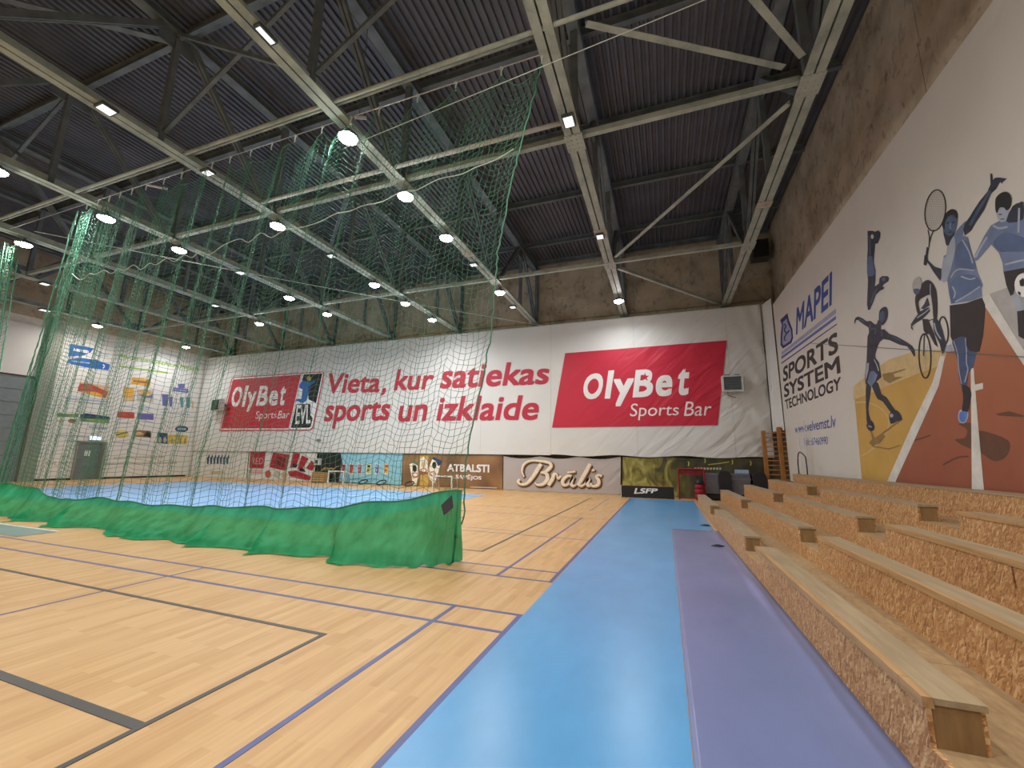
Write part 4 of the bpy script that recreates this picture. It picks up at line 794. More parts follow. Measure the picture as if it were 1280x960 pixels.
# ================================================================== LEFT WALL PRINT
def left_banner():
    t = thing('product_banner', 'white product poster covering the left wall with blue logo and green heading', 'banner', (0, 0, 0))
    boxobj('banner_sheet', (X_LEFT+0.002, 12.62, 2.25), (X_LEFT+0.02, 20.4, 8.6), 'banner_white', t)
    boxobj('banner_sheet', (X_LEFT+0.002, 12.62, 0.12), (X_LEFT+0.02, 14.1, 2.245), 'banner_white', t); boxobj('banner_sheet', (X_LEFT+0.002, 15.5, 0.12), (X_LEFT+0.02, 20.4, 2.245), 'banner_white', t)
    P = Plane('x', X_LEFT+0.02).crop(70, 420, 0.1484375)
    m = MB(); P.poly(m, [(100, 172), (230, 165), (290, 140), (320, 105), (120, 65)], 'blue_print'); P.poly(m, [(85, 225), (250, 265), (440, 290), (455, 240), (330, 200), (200, 182), (110, 195)], 'blue_print')
    P.stroke(m, [(145, 112), (200, 122), (275, 135)], 22, 'lettering_white', 2); P.stroke(m, [(130, 210), (290, 230)], 10, 'text_line', 2); P.stroke(m, [(395, 240), (408, 255), (395, 272)], 9, 'lettering_white', 2, 3)
    m.build('blue_logo', None, t)
    m = MB(); P.text(m, 'PROFESIONĀLA PIEEJA', (525, 192), (1203, 306), (1210, 262), (532, 142), bold=0.03); P.stroke(m, [(535, 255), (945, 312)], 14, 'lime'); m.build('heading', 'lime', t)
    m = MB()
    for a, b, w in (((340, 142), (445, 152), 9), ((345, 160), (440, 172), 9), ((65, 520), (430, 555), 12), ((80, 545), (420, 580), 9), ((0, 835), (390, 850), 10), ((80, 880), (180, 895), 9), ((550, 590), (670, 605), 9), ((690, 590), (800, 608), 9), ((690, 605), (790, 622), 8), ((880, 640), (1130, 665), 8), ((480, 895), (780, 915), 8), ((500, 725), (640, 740), 8), ((690, 715), (815, 730), 8), ((275, 765), (430, 780), 18)): P.stroke(m, [a, b], w, 'text_line')
    m.build('small_print', None, t)
    m = MB()
    def nx():
        nonlocal m
        if m.f: m.build('printed_product', None, t)
        m = MB()
    P.poly(m, [(180, 465), (200, 385), (455, 420), (435, 530), (345, 510)], 'print_tan'); P.poly(m, [(210, 400), (300, 405), (370, 440), (440, 470), (415, 525), (330, 480), (185, 465), (185, 430)], 'print_red', 2); P.poly(m, [(200, 460), (330, 470), (400, 500), (380, 515), (280, 490)], 'orange', 3)
    nx()
    P.poly(m, [(8, 655), (40, 645), (60, 655), (188, 655), (186, 685), (8, 680)], 'print_green'); P.ellipse(m, 135, 715, 35, 18, 'print_brown'); P.ellipse(m, 40, 715, 30, 12, 'print_tan')
    nx()
    P.poly(m, [(205, 720), (205, 660), (250, 650), (290, 655), (452, 680), (448, 735)], 'print_green'); P.poly(m, [(205, 690), (205, 660), (250, 650), (290, 655), (452, 680), (450, 700)], 'print_navy', 2); P.stroke(m, [(260, 705), (410, 718)], 14, 'lime', 3)
    nx()
    P.poly(m, [(630, 405), (795, 425), (800, 365), (640, 345)], 'orange'); P.stroke(m, [(650, 378), (770, 392)], 18, 'print_brown', 2)
    for u0, v0, u1, v1, c in ((565, 432, 662, 548, 'print_tan'), (680, 448, 822, 556, 'faint_text'), (518, 638, 660, 692, 'print_red'), (688, 652, 822, 704, 'print_violet'), (655, 795, 800, 852, 'print_brown'), (855, 815, 940, 905, 'print_navy'), (942, 832, 1108, 910, 'print_yellow')):
        nx(); P.poly(m, [(u0, v1-4), (u1, v1+4), (u1, v0+4), (u0, v0-4)], c)
    P.poly(m, [(570, 490), (590, 520), (640, 520), (655, 440), (575, 432)], 'orange', 2); P.poly(m, [(685, 455), (740, 500), (770, 500), (815, 468)], 'orange', 2); P.poly(m, [(685, 480), (740, 520), (815, 520), (815, 490), (760, 510)], 'print_violet', 3)
    nx()
    P.ellipse(m, 555, 825, 58, 34, 'print_yellow'); P.stroke(m, [(505, 835), (560, 820), (605, 810)], 14, 'print_green', 2); nx(); P.poly(m, [(730, 850), (798, 855), (798, 815), (770, 800)], 'short_black', 2); P.ellipse(m, 700, 822, 36, 14, 'print_tan', 2)
    nx()
    P.rect(m, 1030, 402, 1085, 440, 'print_violet'); P.poly(m, [(985, 465), (1115, 480), (1115, 448), (988, 432)], 'print_violet'); P.stroke(m, [(1000, 452), (1105, 463)], 7, 'text_line', 2)
    for u0, v0, u1, v1, c in ((890, 490, 945, 588, 'print_violet'), (948, 512, 985, 592, 'print_violet'), (1000, 530, 1022, 570, 'faint_text'), (1042, 516, 1075, 600, 'print_teal'), (1092, 518, 1132, 605, 'print_teal'), (1138, 545, 1162, 615, 'print_tan')): nx(); P.poly(m, [(u0+8, v1), (u1-8, v1+3), (u1, v0), (u0, v0-2)], c)
    nx()
    P.ellipse(m, 1058, 783, 56, 27, 'print_navy'); P.stroke(m, [(1020, 782), (1095, 784)], 16, 'text_line', 2)
    for k in range(2): P.ellipse(m, 875+42*k, 875, 15, 24, 'faint_text', 2)
    for u in (975, 1010, 1045, 1085): P.stroke(m, [(u, 905), (u+4, 860)], 12, 'print_green' if u % 2 else 'print_tan', 2)
    nx()
    P.crop(0, 540, 0.21875); m = MB(); P.text(m, 'PILN', (262, 192), (372, 190), (378, 166), (268, 166), bold=0.02)
    for a, b in (((590, 182), (1010, 176)), ((650, 148), (940, 142)), ((345, 142), (395, 140))): P.stroke(m, [a, b], 12, 'faint_text')
    m.build('faded_lettering', 'faint_text', t)
    # white sheet above the gate
    t = thing('gate_banner', 'plain white sheet hung high above the grey gate at the far left', 'banner', (0, 0, 0))
    MB().box((X_LEFT+0.1, 5.6, 5.55), (X_LEFT+0.12, 11.85, 8.3)).build('banner_sheet', 'banner_white', t); MB().tube([(X_LEFT+0.11, 5.6, 5.53), (X_LEFT+0.11, 11.85, 5.53)], 0.03).build('weight_bar', 'dark_void', t)
    # exit sign
    a = on_x(109, 548, X_LEFT+0.1); t = thing('exit_sign', 'small glowing exit sign above the grey door', 'sign', (X_LEFT+0.03, 14.9, 2.28)); boxobj('housing', (0, -0.28, 0), (0.07, 0.28, 0.25), 'unit_white', t); boxobj('lit_face', (0.07, -0.26, 0.02), (0.076, 0.26, 0.23), 'exit_sign', t)
left_banner()

# ================================================================== SPORTS MURAL
def mural():
    t = thing('sports_mural', 'huge printed mural of athletes and blue company logo on the right wall', 'mural', (0, 0, 0))
    top = lambda y: 8.22-(19.25-y)*0.018
    ys = [19.55, 13.5, 8.0, 3.0, -3.0]
    for a, b in zip(ys, ys[1:]):
        vs = [(x, y, z) for x in (X_MUR, X_MUR+0.03) for y, z in ((a-0.0004, 0.9), (b+0.0004, 0.9), (b+0.0004, top(b)), (a-0.0004, top(a)))]
        MB().raw(vs, [(0, 1, 2, 3), (7, 6, 5, 4), (0, 4, 5, 1), (1, 5, 6, 2), (2, 6, 7, 3), (3, 7, 4, 0)]).build('mural_sheet', 'mural_white', t)
        # timber backing that fills the depth to the wall
        MB().box((X_MUR+0.03, b, top(a)-0.25), (X_CON-0.05, a, top(a)-0.1)).build('backing_rail', 'steel_dark', t)
    P = Plane('x', X_MUR); P0 = lambda: P.crop(0, 0, 1)
    def part(nm, m, mat=None, lab=None):
        o = m.build(nm, mat, t)
        if lab: o['label'] = lab
    # printed court floor
    P0(); m = MB()
    P.poly(m, [(1081, 640), (1120, 640), (1148, 560), (1176, 470), (1186, 436), (1140, 440), (1110, 450), (1088, 466), (1067, 483)], 'court_yellow', 1)
    P.poly(m, [(1067, 500), (1140, 470), (1180, 455), (1186, 436), (1140, 440), (1110, 450), (1088, 466), (1067, 483)], 'court_sand', 2)
    P.poly(m, [(1104, 640), (1480, 760), (1480, 700), (1400, 560), (1280, 446), (1232, 384), (1200, 437), (1184, 440), (1172, 478), (1145, 538)], 'track_brown', 3)
    P.poly(m, [(1099, 625), (1108, 628), (1148, 540), (1174, 482), (1182, 445), (1176, 445), (1166, 478), (1140, 532)], 'track_white', 5)
    P.poly(m, [(1215.5, 625), (1232, 628), (1224, 540), (1217.7, 460), (1214, 460)], 'track_white', 5); P.poly(m, [(1218, 489), (1229.5, 486), (1229.5, 478.5), (1218, 481)], 'track_white', 5)
    P.poly(m, [(1238, 367), (1300, 345), (1420, 500), (1400, 545), (1280, 440)], 'print_grey', 2); P.poly(m, [(1226, 374), (1237, 367), (1280, 437), (1420, 540), (1420, 580), (1280, 456)], 'track_white', 5)
    P.crop(1060, 480, 0.15625); P.stroke(m, [(52, 150), (130, 145), (210, 165), (280, 210), (325, 280), (320, 360), (270, 440), (190, 525), (105, 578)], 12, 'court_sand', 3, 4)
    part('printed_court', m, None, 'printed yellow and brown court floor with white lines')
    m = MB(); P.poly(m, [(180, 375), (195, 380), (215, 430), (250, 410), (300, 370), (435, 275), (435, 290), (350, 350), (290, 400), (300, 420), (260, 470), (200, 500), (170, 470), (195, 440)], 'print_shadow_yellow', 4); P.stroke(m, [(200, 500), (330, 520), (420, 490)], 10, 'print_shadow_yellow', 4); P.stroke(m, [(480, 465), (590, 435), (665, 408)], 12, 'print_shadow_brown', 4)
    P.crop(1060, 375, 0.1302); P.poly(m, [(330, 710), (440, 690), (565, 655), (540, 675), (440, 710), (450, 740), (540, 735), (460, 770), (400, 800), (345, 765)], 'print_shadow_yellow', 4)
    P.crop(1060, 400, 0.22917); P.poly(m, [(605, 568), (660, 560), (695, 572), (705, 600), (760, 610), (880, 660), (870, 740), (800, 770), (720, 720), (640, 690), (585, 652), (640, 642), (650, 595)], 'print_shadow_brown', 4, 3); P.poly(m, [(805, 512), (880, 497), (960, 520), (960, 530), (830, 522)], 'print_shadow_brown', 4); P.stroke(m, [(520, 790), (600, 750), (660, 745)], 10, 'print_shadow_brown', 4, 3)
    part('printed_shadows', m)
    # tennis player
    m = MB(); P.crop(1160, 355, 0.19802)
    P.poly(m, [(155, 360), (185, 335), (243, 335), (248, 400), (250, 480), (258, 540), (255, 600), (245, 645), (215, 645), (195, 570), (190, 490), (170, 420)], 'leg_blue', 5, 3); P.poly(m, [(245, 390), (300, 425), (312, 425), (292, 510), (265, 558), (250, 520)], 'leg_blue', 5)
    P.stroke(m, [(240, 340), (246, 420), (246, 500), (255, 540), (235, 620)], 7, 'shirt_light', 6, 3); P.stroke(m, [(165, 360), (190, 440), (198, 540), (215, 630)], 6, 'shirt_light', 6, 3)
    P.poly(m, [(218, 640), (258, 648), (278, 690), (270, 745), (255, 805), (218, 812), (226, 720)], 'short_black', 6, 3); P.poly(m, [(205, 795), (192, 840), (205, 875), (240, 875), (258, 830), (250, 800)], 'shirt_light', 5, 3); P.poly(m, [(207, 808), (202, 845), (212, 868), (236, 868), (248, 830), (246, 806)], 'shoe_blue', 7, 3)
    P.poly(m, [(140, 135), (245, 120), (345, 85), (365, 130), (362, 200), (350, 330), (328, 425), (310, 430), (265, 420), (245, 390), (243, 335), (210, 330), (155, 355), (145, 330), (143, 230)], 'short_black', 6)
    P.crop(1140, 205, 0.182292)
    P.poly(m, [(355, 450), (365, 490), (410, 455), (440, 400), (500, 310), (545, 200), (580, 170), (600, 130), (612, 118), (618, 135), (626, 122), (655, 100), (600, 92), (572, 95), (558, 110), (553, 65), (540, 65), (542, 140), (520, 190), (470, 250), (430, 310), (400, 360), (365, 410)], 'skin_blue_dark', 5); P.stroke(m, [(400, 420), (450, 330), (500, 250), (540, 180)], 18, 'skin_blue', 6, 3)
    P.poly(m, [(215, 400), (218, 480), (240, 540), (265, 545), (290, 480), (310, 430), (316, 350), (300, 318), (270, 312), (240, 330), (220, 365)], 'skin_blue', 5, 3); P.poly(m, [(210, 400), (230, 345), (270, 310), (305, 318), (318, 350), (310, 375), (285, 348), (250, 362), (230, 400), (226, 450), (212, 430)], 'black', 6, 3); P.poly(m, [(222, 465), (245, 490), (275, 488), (296, 455), (290, 495), (268, 545), (240, 560), (228, 510)], 'skin_blue_dark', 6, 2)
    P.stroke(m, [(240, 405), (258, 402)], 8, 'black', 7); P.stroke(m, [(278, 400), (296, 400)], 8, 'black', 7); P.stroke(m, [(268, 405), (266, 440), (276, 442)], 6, 'shirt_light', 7); P.stroke(m, [(252, 468), (282, 465)], 6, 'black', 7)
    P.poly(m, [(375, 385), (330, 430), (290, 480), (270, 530), (245, 570), (240, 620), (220, 630), (210, 760), (203, 800), (245, 800), (255, 880), (270, 960), (300, 955), (400, 940), (482, 910), (478, 850), (488, 830), (450, 740), (435, 670), (410, 600), (385, 500), (350, 490), (360, 430)], 'shirt_blue', 5)
    P.poly(m, [(290, 490), (300, 560), (290, 640), (245, 795), (205, 798), (215, 660), (240, 630), (250, 570)], 'shirt_light', 6, 2); P.poly(m, [(310, 560), (380, 525), (420, 640), (438, 720), (330, 705), (298, 690)], 'shirt_blue_dark', 6, 3); P.poly(m, [(262, 830), (330, 760), (440, 765), (475, 832), (400, 890), (300, 948), (272, 940)], 'shirt_blue_dark', 6, 2)
    for a in ([(270, 780), (300, 735), (340, 720), (430, 730)], [(300, 945), (380, 900), (470, 840)], [(280, 840), (300, 880), (290, 920)], [(350, 520), (395, 600), (420, 680)], [(340, 770), (400, 790), (440, 780)]): P.stroke(m, a, 9, 'shirt_light', 7, 3)
    P.poly(m, [(212, 720), (160, 705), (112, 660), (108, 622), (88, 625), (82, 690), (100, 697), (108, 672), (150, 740), (195, 802), (206, 780)], 'skin_blue_dark', 5)
    part('printed_tennis_player', m, None, 'tennis player in blue shirt and black shorts reaching up')
    m = MB(); P.ring(m, 162, 318, 70, 142, 8, 'short_black', 5, 0.12); P.stroke(m, [(112, 450), (122, 500), (120, 570)], 7, 'short_black', 5); P.stroke(m, [(152, 450), (132, 500), (118, 560)], 7, 'short_black', 5); P.stroke(m, [(112, 570), (94, 690)], 16, 'black', 6)
    for k in range(16):
        v = 195+k*16; hw = 68*math.sqrt(max(0, 1-((v-318)/140)**2)); cx = 162-(v-318)*0.12; P.stroke(m, [(cx-hw, v), (cx+hw, v+2)], 2.2, 'print_grey', 4)
    for k in range(-4, 5):
        hh = 138*math.sqrt(max(0, 1-(k/5)**2)); P.stroke(m, [(162+k*14+hh*0.12, 318-hh), (162+k*14-hh*0.12, 318+hh)], 2.0, 'print_grey', 4)
    part('printed_racket', m)
    # footballer, running on past the edge of the photo
    m = MB(); P.poly(m, [(432, 660), (435, 620), (500, 490), (545, 420), (600, 390), (650, 385), (700, 285), (768, 258), (860, 270), (940, 330), (1010, 470), (1060, 640), (1030, 660), (940, 520), (900, 640), (890, 690), (630, 738), (625, 680), (600, 610), (545, 550), (450, 662)], 'shirt_blue', 5); P.poly(m, [(650, 390), (700, 400), (768, 375), (768, 262), (740, 265), (695, 288)], 'skin_blue_dark', 6, 2); P.poly(m, [(560, 540), (640, 470), (760, 500), (860, 560), (780, 600), (660, 600), (610, 600)], 'shirt_blue_dark', 6, 3)
    for a in ([(520, 500), (470, 580), (440, 640)], [(640, 690), (760, 660), (860, 650)], [(560, 420), (600, 440), (660, 430)], [(740, 300), (735, 470)]): P.stroke(m, a, 14, 'shirt_light', 7, 3)
    P.poly(m, [(585, 320), (620, 300), (655, 305), (672, 335), (655, 385), (615, 398), (590, 370)], 'shirt_light', 6, 2); P.poly(m, [(575, 270), (582, 228), (620, 195), (660, 193), (686, 230), (680, 290), (655, 318), (635, 298), (605, 300), (590, 335), (578, 320)], 'black', 7, 3); P.stroke(m, [(600, 345), (622, 345)], 7, 'black', 7); P.stroke(m, [(612, 378), (638, 376)], 6, 'skin_blue_dark', 7)
    P.poly(m, [(630, 735), (890, 690), (900, 800), (860, 930), (790, 900), (768, 740), (720, 800), (700, 890), (680, 905), (650, 830)], 'short_black', 5); P.poly(m, [(690, 900), (735, 890), (760, 960), (770, 1080), (735, 1090), (720, 980)], 'shirt_light', 5); P.poly(m, [(725, 1010), (780, 1000), (800, 1150), (770, 1200), (735, 1180)], 'short_black', 6)
    P.ellipse(m, 770, 830, 62, 82, 'lettering_white', 7); P.poly(m, [(742, 800), (768, 780), (785, 805), (770, 840), (748, 835)], 'black', 8); P.poly(m, [(730, 870), (752, 880), (750, 905), (735, 890)], 'black', 8); P.poly(m, [(795, 860), (820, 850), (825, 880), (800, 895)], 'black', 8)
    part('printed_footballer', m, None, 'footballer in blue shirt with a ball at the picture edge')
    # cyclist
    m = MB(); P.crop(1130, 330, 0.15625)
    P.ring(m, 320, 530, 36, 108, 12, 'short_black', 5, -0.08); P.ring(m, 170, 735, 48, 178, 12, 'short_black', 5, -0.03)
    for a in range(6): P.stroke(m, [(170, 735), (170+44*math.cos(a*PI/3+0.3), 735+170*math.sin(a*PI/3+0.3))], 2, 'print_grey', 4)
    P.poly(m, [(240, 425), (292, 470), (330, 600), (342, 650), (312, 722), (290, 640), (250, 560), (238, 500)], 'skin_blue_dark', 6, 2); P.poly(m, [(150, 440), (195, 440), (245, 560), (275, 665), (250, 645), (205, 560), (180, 560), (160, 530)], 'short_black', 6)
    P.poly(m, [(145, 160), (180, 130), (215, 135), (250, 180), (268, 260), (268, 430), (240, 430), (232, 340), (215, 250), (170, 260), (130, 285), (118, 320), (132, 390), (110, 392), (92, 300), (100, 245), (130, 215)], 'short_black', 6, 3); P.poly(m, [(190, 265), (208, 330), (160, 362), (138, 355), (165, 320)], 'skin_blue_dark', 6)
    P.poly(m, [(70, 185), (80, 130), (110, 105), (135, 110), (145, 160), (130, 210), (95, 240), (78, 225)], 'print_grey', 7, 3); P.poly(m, [(80, 200), (130, 200), (125, 235), (95, 245)], 'skin_blue', 8, 2)
    P.poly(m, [(85, 440), (130, 380), (200, 345), (212, 375), (150, 440), (100, 470), (66, 497), (78, 530), (60, 515), (58, 482)], 'skin_blue_dark', 7); P.stroke(m, [(110, 430), (170, 390), (205, 360)], 9, 'shirt_light', 8); P.stroke(m, [(215, 160), (215, 230), (230, 330)], 7, 'shirt_light', 8); P.stroke(m, [(190, 455), (245, 440)], 7, 'short_black', 6); P.stroke(m, [(245, 470), (262, 540), (300, 600)], 12, 'shirt_light', 7, 2)
    P.poly(m, [(335, 660), (380, 640), (395, 690), (330, 715)], 'shirt_light', 5); P.stroke(m, [(165, 560), (160, 735)], 8, 'short_black', 6)
    part('printed_cyclist', m, None, 'racing cyclist bent over the handlebars')
    # player with spread arms
    m = MB(); P.crop(1060, 375, 0.1302)
    P.poly(m, [(300, 190), (320, 240), (320, 285), (350, 280), (400, 325), (470, 350), (560, 400), (620, 440), (640, 470), (650, 530), (640, 545), (600, 480), (570, 445), (500, 430), (400, 385), (340, 375), (310, 400), (290, 440), (265, 520), (265, 555), (220, 580), (180, 602), (185, 480), (190, 350), (205, 310), (200, 265), (140, 225), (95, 190), (80, 195), (65, 235), (62, 205), (75, 170), (100, 158), (140, 175), (180, 205), (220, 200), (260, 235), (280, 230), (290, 195)], 'skin_blue_dark', 5)
    P.poly(m, [(300, 150), (310, 95), (350, 65), (380, 80), (384, 150), (365, 210), (330, 242), (303, 200)], 'skin_blue_dark', 6, 3); P.poly(m, [(312, 130), (335, 105), (360, 130), (350, 190), (325, 215), (310, 185)], 'skin_blue', 7, 2)
    for a in ([(215, 290), (250, 270), (270, 290), (260, 330)], [(325, 300), (330, 350)], [(215, 225), (212, 280)], [(430, 350), (510, 390)], [(110, 180), (160, 210)]): P.stroke(m, a, 12, 'skin_blue', 6, 2)
    P.poly(m, [(178, 600), (220, 575), (265, 552), (300, 600), (325, 740), (270, 790), (220, 835), (170, 805), (165, 720)], 'skin_blue_dark', 6); P.poly(m, [(188, 790), (215, 690), (250, 680), (288, 720), (265, 780), (225, 832)], 'shirt_blue', 7); P.poly(m, [(182, 610), (205, 600), (200, 680), (175, 770), (170, 700)], 'shirt_light', 7); P.stroke(m, [(255, 570), (280, 620), (300, 680)], 10, 'shirt_light', 7)
    P.crop(1060, 480, 0.15625); P.poly(m, [(148, -10), (188, -10), (180, 90), (165, 200), (178, 270), (185, 300), (155, 320), (148, 230), (145, 130)], 'skin_blue_dark', 5, 2); P.poly(m, [(148, 330), (190, 290), (216, 340), (205, 372), (175, 375)], 'skin_blue_dark', 6, 2); P.poly(m, [(188, -10), (242, -10), (270, 80), (310, 105), (355, 175), (385, 215), (365, 232), (335, 215), (280, 140), (240, 120), (210, 60)], 'skin_blue_dark', 5, 2); P.poly(m, [(332, 245), (370, 208), (412, 225), (436, 282), (390, 300), (345, 318)], 'skin_blue_dark', 6, 2); P.stroke(m, [(165, 335), (195, 345)], 9, 'shirt_light', 7); P.ellipse(m, 352, 252, 14, 16, 'shirt_light', 7)
    part('printed_ball_player', m, None, 'dark player with both arms stretched out')
    m = MB(); P.crop(1060, 280, 0.1302)
    P.poly(m, [(190, 65), (240, 65), (260, 75), (295, 60), (315, 85), (310, 130), (290, 185), (262, 190), (262, 210), (255, 290), (250, 370), (268, 450), (265, 540), (258, 602), (300, 570), (305, 520), (330, 500), (380, 500), (398, 520), (390, 550), (350, 575), (330, 600), (352, 605), (345, 625), (310, 640), (270, 680), (240, 760), (215, 820), (195, 828), (185, 770), (190, 640), (195, 540), (185, 460), (185, 350), (192, 240)], 'skin_blue_dark', 5)
    P.poly(m, [(190, 320), (235, 310), (245, 370), (262, 450), (255, 490), (195, 500), (186, 420)], 'shirt_blue_dark', 6, 2); P.stroke(m, [(205, 110), (215, 200), (215, 300)], 14, 'skin_blue', 6, 2); P.stroke(m, [(285, 620), (250, 680), (225, 760)], 16, 'skin_blue', 6, 2); P.ellipse(m, 345, 530, 22, 18, 'skin_blue', 6); P.ellipse(m, 236, 120, 14, 22, 'mural_white', 6)
    part('printed_jumper', m, None, 'jumping athlete shown upright with raised arms above the ball player')
    # logo block
    m = MB(); P.crop(965, 330, 0.125)
    P.text(m, 'MAPEI', (240, 712), (598, 408), (602, 66), (248, 440), 'mapei_blue', 0.02, 2)
    P.poly(m, [(95, 915), (640, 495), (640, 445), (95, 882)], 'stripe_lilac', 2); P.poly(m, [(95, 952), (640, 552), (640, 518), (95, 925)], 'stripe_blue', 2); P.poly(m, [(95, 1000), (650, 606), (650, 594), (95, 986)], 'navy', 2); part('company_lettering', m)
    m = MB(); P.poly(m, [(82, 560), (155, 490), (170, 560), (205, 650), (212, 740), (195, 790), (110, 845), (85, 810), (88, 700), (100, 610)], 'navy', 2); P.poly(m, [(108, 585), (150, 545), (158, 590), (190, 660), (196, 735), (182, 770), (115, 815), (102, 790), (105, 700), (115, 620)], 'stripe_lilac', 3); P.stroke(m, [(120, 600), (140, 620), (125, 660), (150, 690), (175, 660)], 14, 'navy', 4, 3); P.stroke(m, [(150, 690), (125, 740), (135, 770)], 12, 'navy', 4, 3); part('shield_emblem', m)
    m = MB(); P.crop(0, 0, 1)
    for a in (('SPORTS', (979, 478), (1048, 440), (1047, 413.5), (979, 459)), ('SYSTEM', (980.3, 497.5), (1051, 466), (1049, 444), (980, 481)), ('TECHNOLOGY', (982.5, 512), (1051, 487), (1051, 470.5), (981, 500))): m = MB(); P.text(m, *a, 'dark_text', 0.022, 2); part('slogan_word', m)
    m = MB()
    P.text(m, 'www.velvemst.lv', (994, 541.5), (1044.7, 534), (1044.7, 518), (993.5, 532), 'mapei_blue', 0.008, 2); part('contact_line', m); m = MB(); P.text(m, 'Tālr.:67460990', (1005, 557), (1035, 555.5), (1035, 545), (1004.6, 548), 'mapei_blue', 0.0, 2); part('contact_line', m)
mural()

# ================================================================== EQUIPMENT ALONG THE BACK WALL
def equipment():
    # warm-air units
    c = on_y(916, 479, Y_BAN-0.35); t = thing('heater_unit', 'white wall heater fan with louvred grille beside the right red panel', 'heater', (c.x, Y_BAN-0.35, c.z))
    MB().box((-0.42, 0, -0.36), (0.42, 0.3, -0.30)).box((-0.42, 0, 0.30), (0.42, 0.3, 0.36)).box((-0.42, 0, -0.30), (-0.35, 0.3, 0.30)).box((0.35, 0, -0.30), (0.42, 0.3, 0.30)).box((-0.35, 0.25, -0.30), (0.35, 0.3, 0.30)).build('casing', 'unit_white', t)
    for k in range(9): boxobj('louvre', (-0.345, 0.03, -0.285+k*0.066), (0.345, 0.09, -0.255+k*0.066), 'gate_grey', t)
    boxobj('fan_core', (-0.345, 0.12, -0.29), (0.345, 0.24, 0.29), 'dark_void', t); MB().box((-0.3, 0.0, 0.36), (-0.1, 0.34, 0.40)).box((0.1, 0.0, 0.36), (0.3, 0.34, 0.40)).build('wall_bracket', 'steel_dark', t)
    MB().tube([(-0.2, 0.15, -0.36), (-0.2, 0.2, -0.5), (0.1, 0.3, -0.6)], 0.02).build('feed_pipe', 'steel_dark', t)
    c = on_y(269, 506, Y_BAN-0.5); t = thing('heater_unit', 'dark louvred heater fan left of the left red logo panel', 'heater', (c.x, Y_BAN-0.5, c.z), -0.25)
    MB().box((-0.6, 0, -0.4), (0.6, 0.35, 0.4)).build('casing', 'unit_white', t); boxobj('fan_core', (-0.56, -0.02, -0.36), (0.56, 0.0, 0.36), 'grille_dark', t)
    for k in range(5): boxobj('louvre', (-0.56, -0.05, -0.3+k*0.14), (0.56, -0.02, -0.25+k*0.14), 'dark_void', t)
    boxobj('wall_bracket', (0.4, 0.35, -0.1), (0.5, 0.5, 0.1), 'steel_dark', t)
    # black sign board at the end of the blue mats
    a, b = on_y(777, 622, 19.45), on_y(843, 622, 19.45); t = thing('sign_board', 'long low black board with white letters LSFP at the end of the blue mat', 'sign', (0, 19.45, 0))
    h = 0.50; boxobj('board', (a.x, 0, 0.005), (b.x, 0.04, h), 'black', t); boxobj('rim', (a.x, -0.006, h), (b.x, 0.046, h+0.02), 'print_brown', t); boxobj('rim', (a.x-0.025, -0.006, 0.005), (a.x, 0.046, h+0.02), 'paint_white', t)
    P = Plane('y', 19.45).crop(740, 590, 0.15625); m = MB(); P.text(m, 'LSFP', (335, 175), (518, 168), (530, 132), (348, 128), bold=0.03, lay=1); m.v = [(x, y-19.45, z) for x, y, z in m.v]; m.build('lettering', 'lettering_white', t)
    for x in (a.x+0.2, b.x-0.2): boxobj('foot', (x-0.03, -0.1, 0), (x+0.03, 0.3, 0.005), 'steel_dark', t)
    # red goal frame
    Y = 19.7; pl, pr = on_y(849.5, 621, Y), on_y(882, 621, Y); zt = on_y(850, 586, Y).z
    t = thing('goal_frame', 'small red tubular goal frame leaning gear beside the black sign board', 'goal', (0, Y, 0)); r = 0.035
    MB().tube([(pl.x, 0, 0.0), (pl.x, 0, zt)], r, n=10).build('post', 'red_tube', t); MB().tube([(pr.x, 0, 0.0), (pr.x, 0, zt)], r, n=10).build('post', 'red_tube', t); MB().tube([(pl.x, 0, zt), (pr.x, 0, zt)], r, n=10).build('crossbar', 'red_tube', t); MB().tube([(pl.x, 0, 0.04), (pl.x, 0.4, 0.04), (pr.x, 0.4, 0.04), (pr.x, 0, 0.04)], 0.025, n=8).build('ground_bar', 'red_tube', t)
    m = MB()
    for k in range(12):
        z = zt-0.02-0.02*k; m.tube([(pl.x, 0.03, z), (pr.x, 0.03, z+0.01*math.sin(k))], 0.008, n=4)
    m.build('rolled_net', 'red_cloth', t)
    # red and black bag hung on the goal
    x0 = on_y(874, 605, 19.5).x; t = thing('sports_bag', 'upright red cloth bag beside the red goal frame', 'bag', (x0, 19.52, 0))
    m = MB()
    for z0, z1, w in ((0.06, 0.26, 0.18), (0.28, 0.46, 0.19), (0.48, 0.66, 0.17)): m.lathe((0, 0, 0), [(w*0.8, z0), (w, z0+0.03), (w, z1-0.03), (w*0.8, z1)], n=14)
    m.build('bag_body', 'red_cloth', t, True); MB().lathe((0, 0, 0), [(0.16, 0.66), (0.18, 0.72), (0.12, 0.84), (0.04, 0.88)], n=14).build('bag_top', 'chair_black', t, True); MB().lathe((0, 0, 0), [(0.13, 0.0), (0.15, 0.06)], n=14).build('bag_base', 'chair_black', t)
    # stacks of grey mats on trolleys
    for q, (pa, pb, wh) in enumerate(((881, 938, 'left stack beside the red bag'), (939, 957, 'right stack beside the wall bars'))):
        a, b = on_y(pa, 600, 20.0).x, on_y(pb, 600, 20.0).x
        tr = thing('mat_trolley', f'low dark trolley under the {wh}', 'trolley', ((a+b)/2, 20.0, 0), 0, 'mat trolleys'); w = (b-a)/2
        boxobj('deck', (-w, -0.2, 0.22), (w, 0.4, 0.28), 'dark_void', tr); boxobj('skirt', (-w+0.03, -0.18, 0.08), (w-0.03, 0.38, 0.22), 'chair_black', tr)
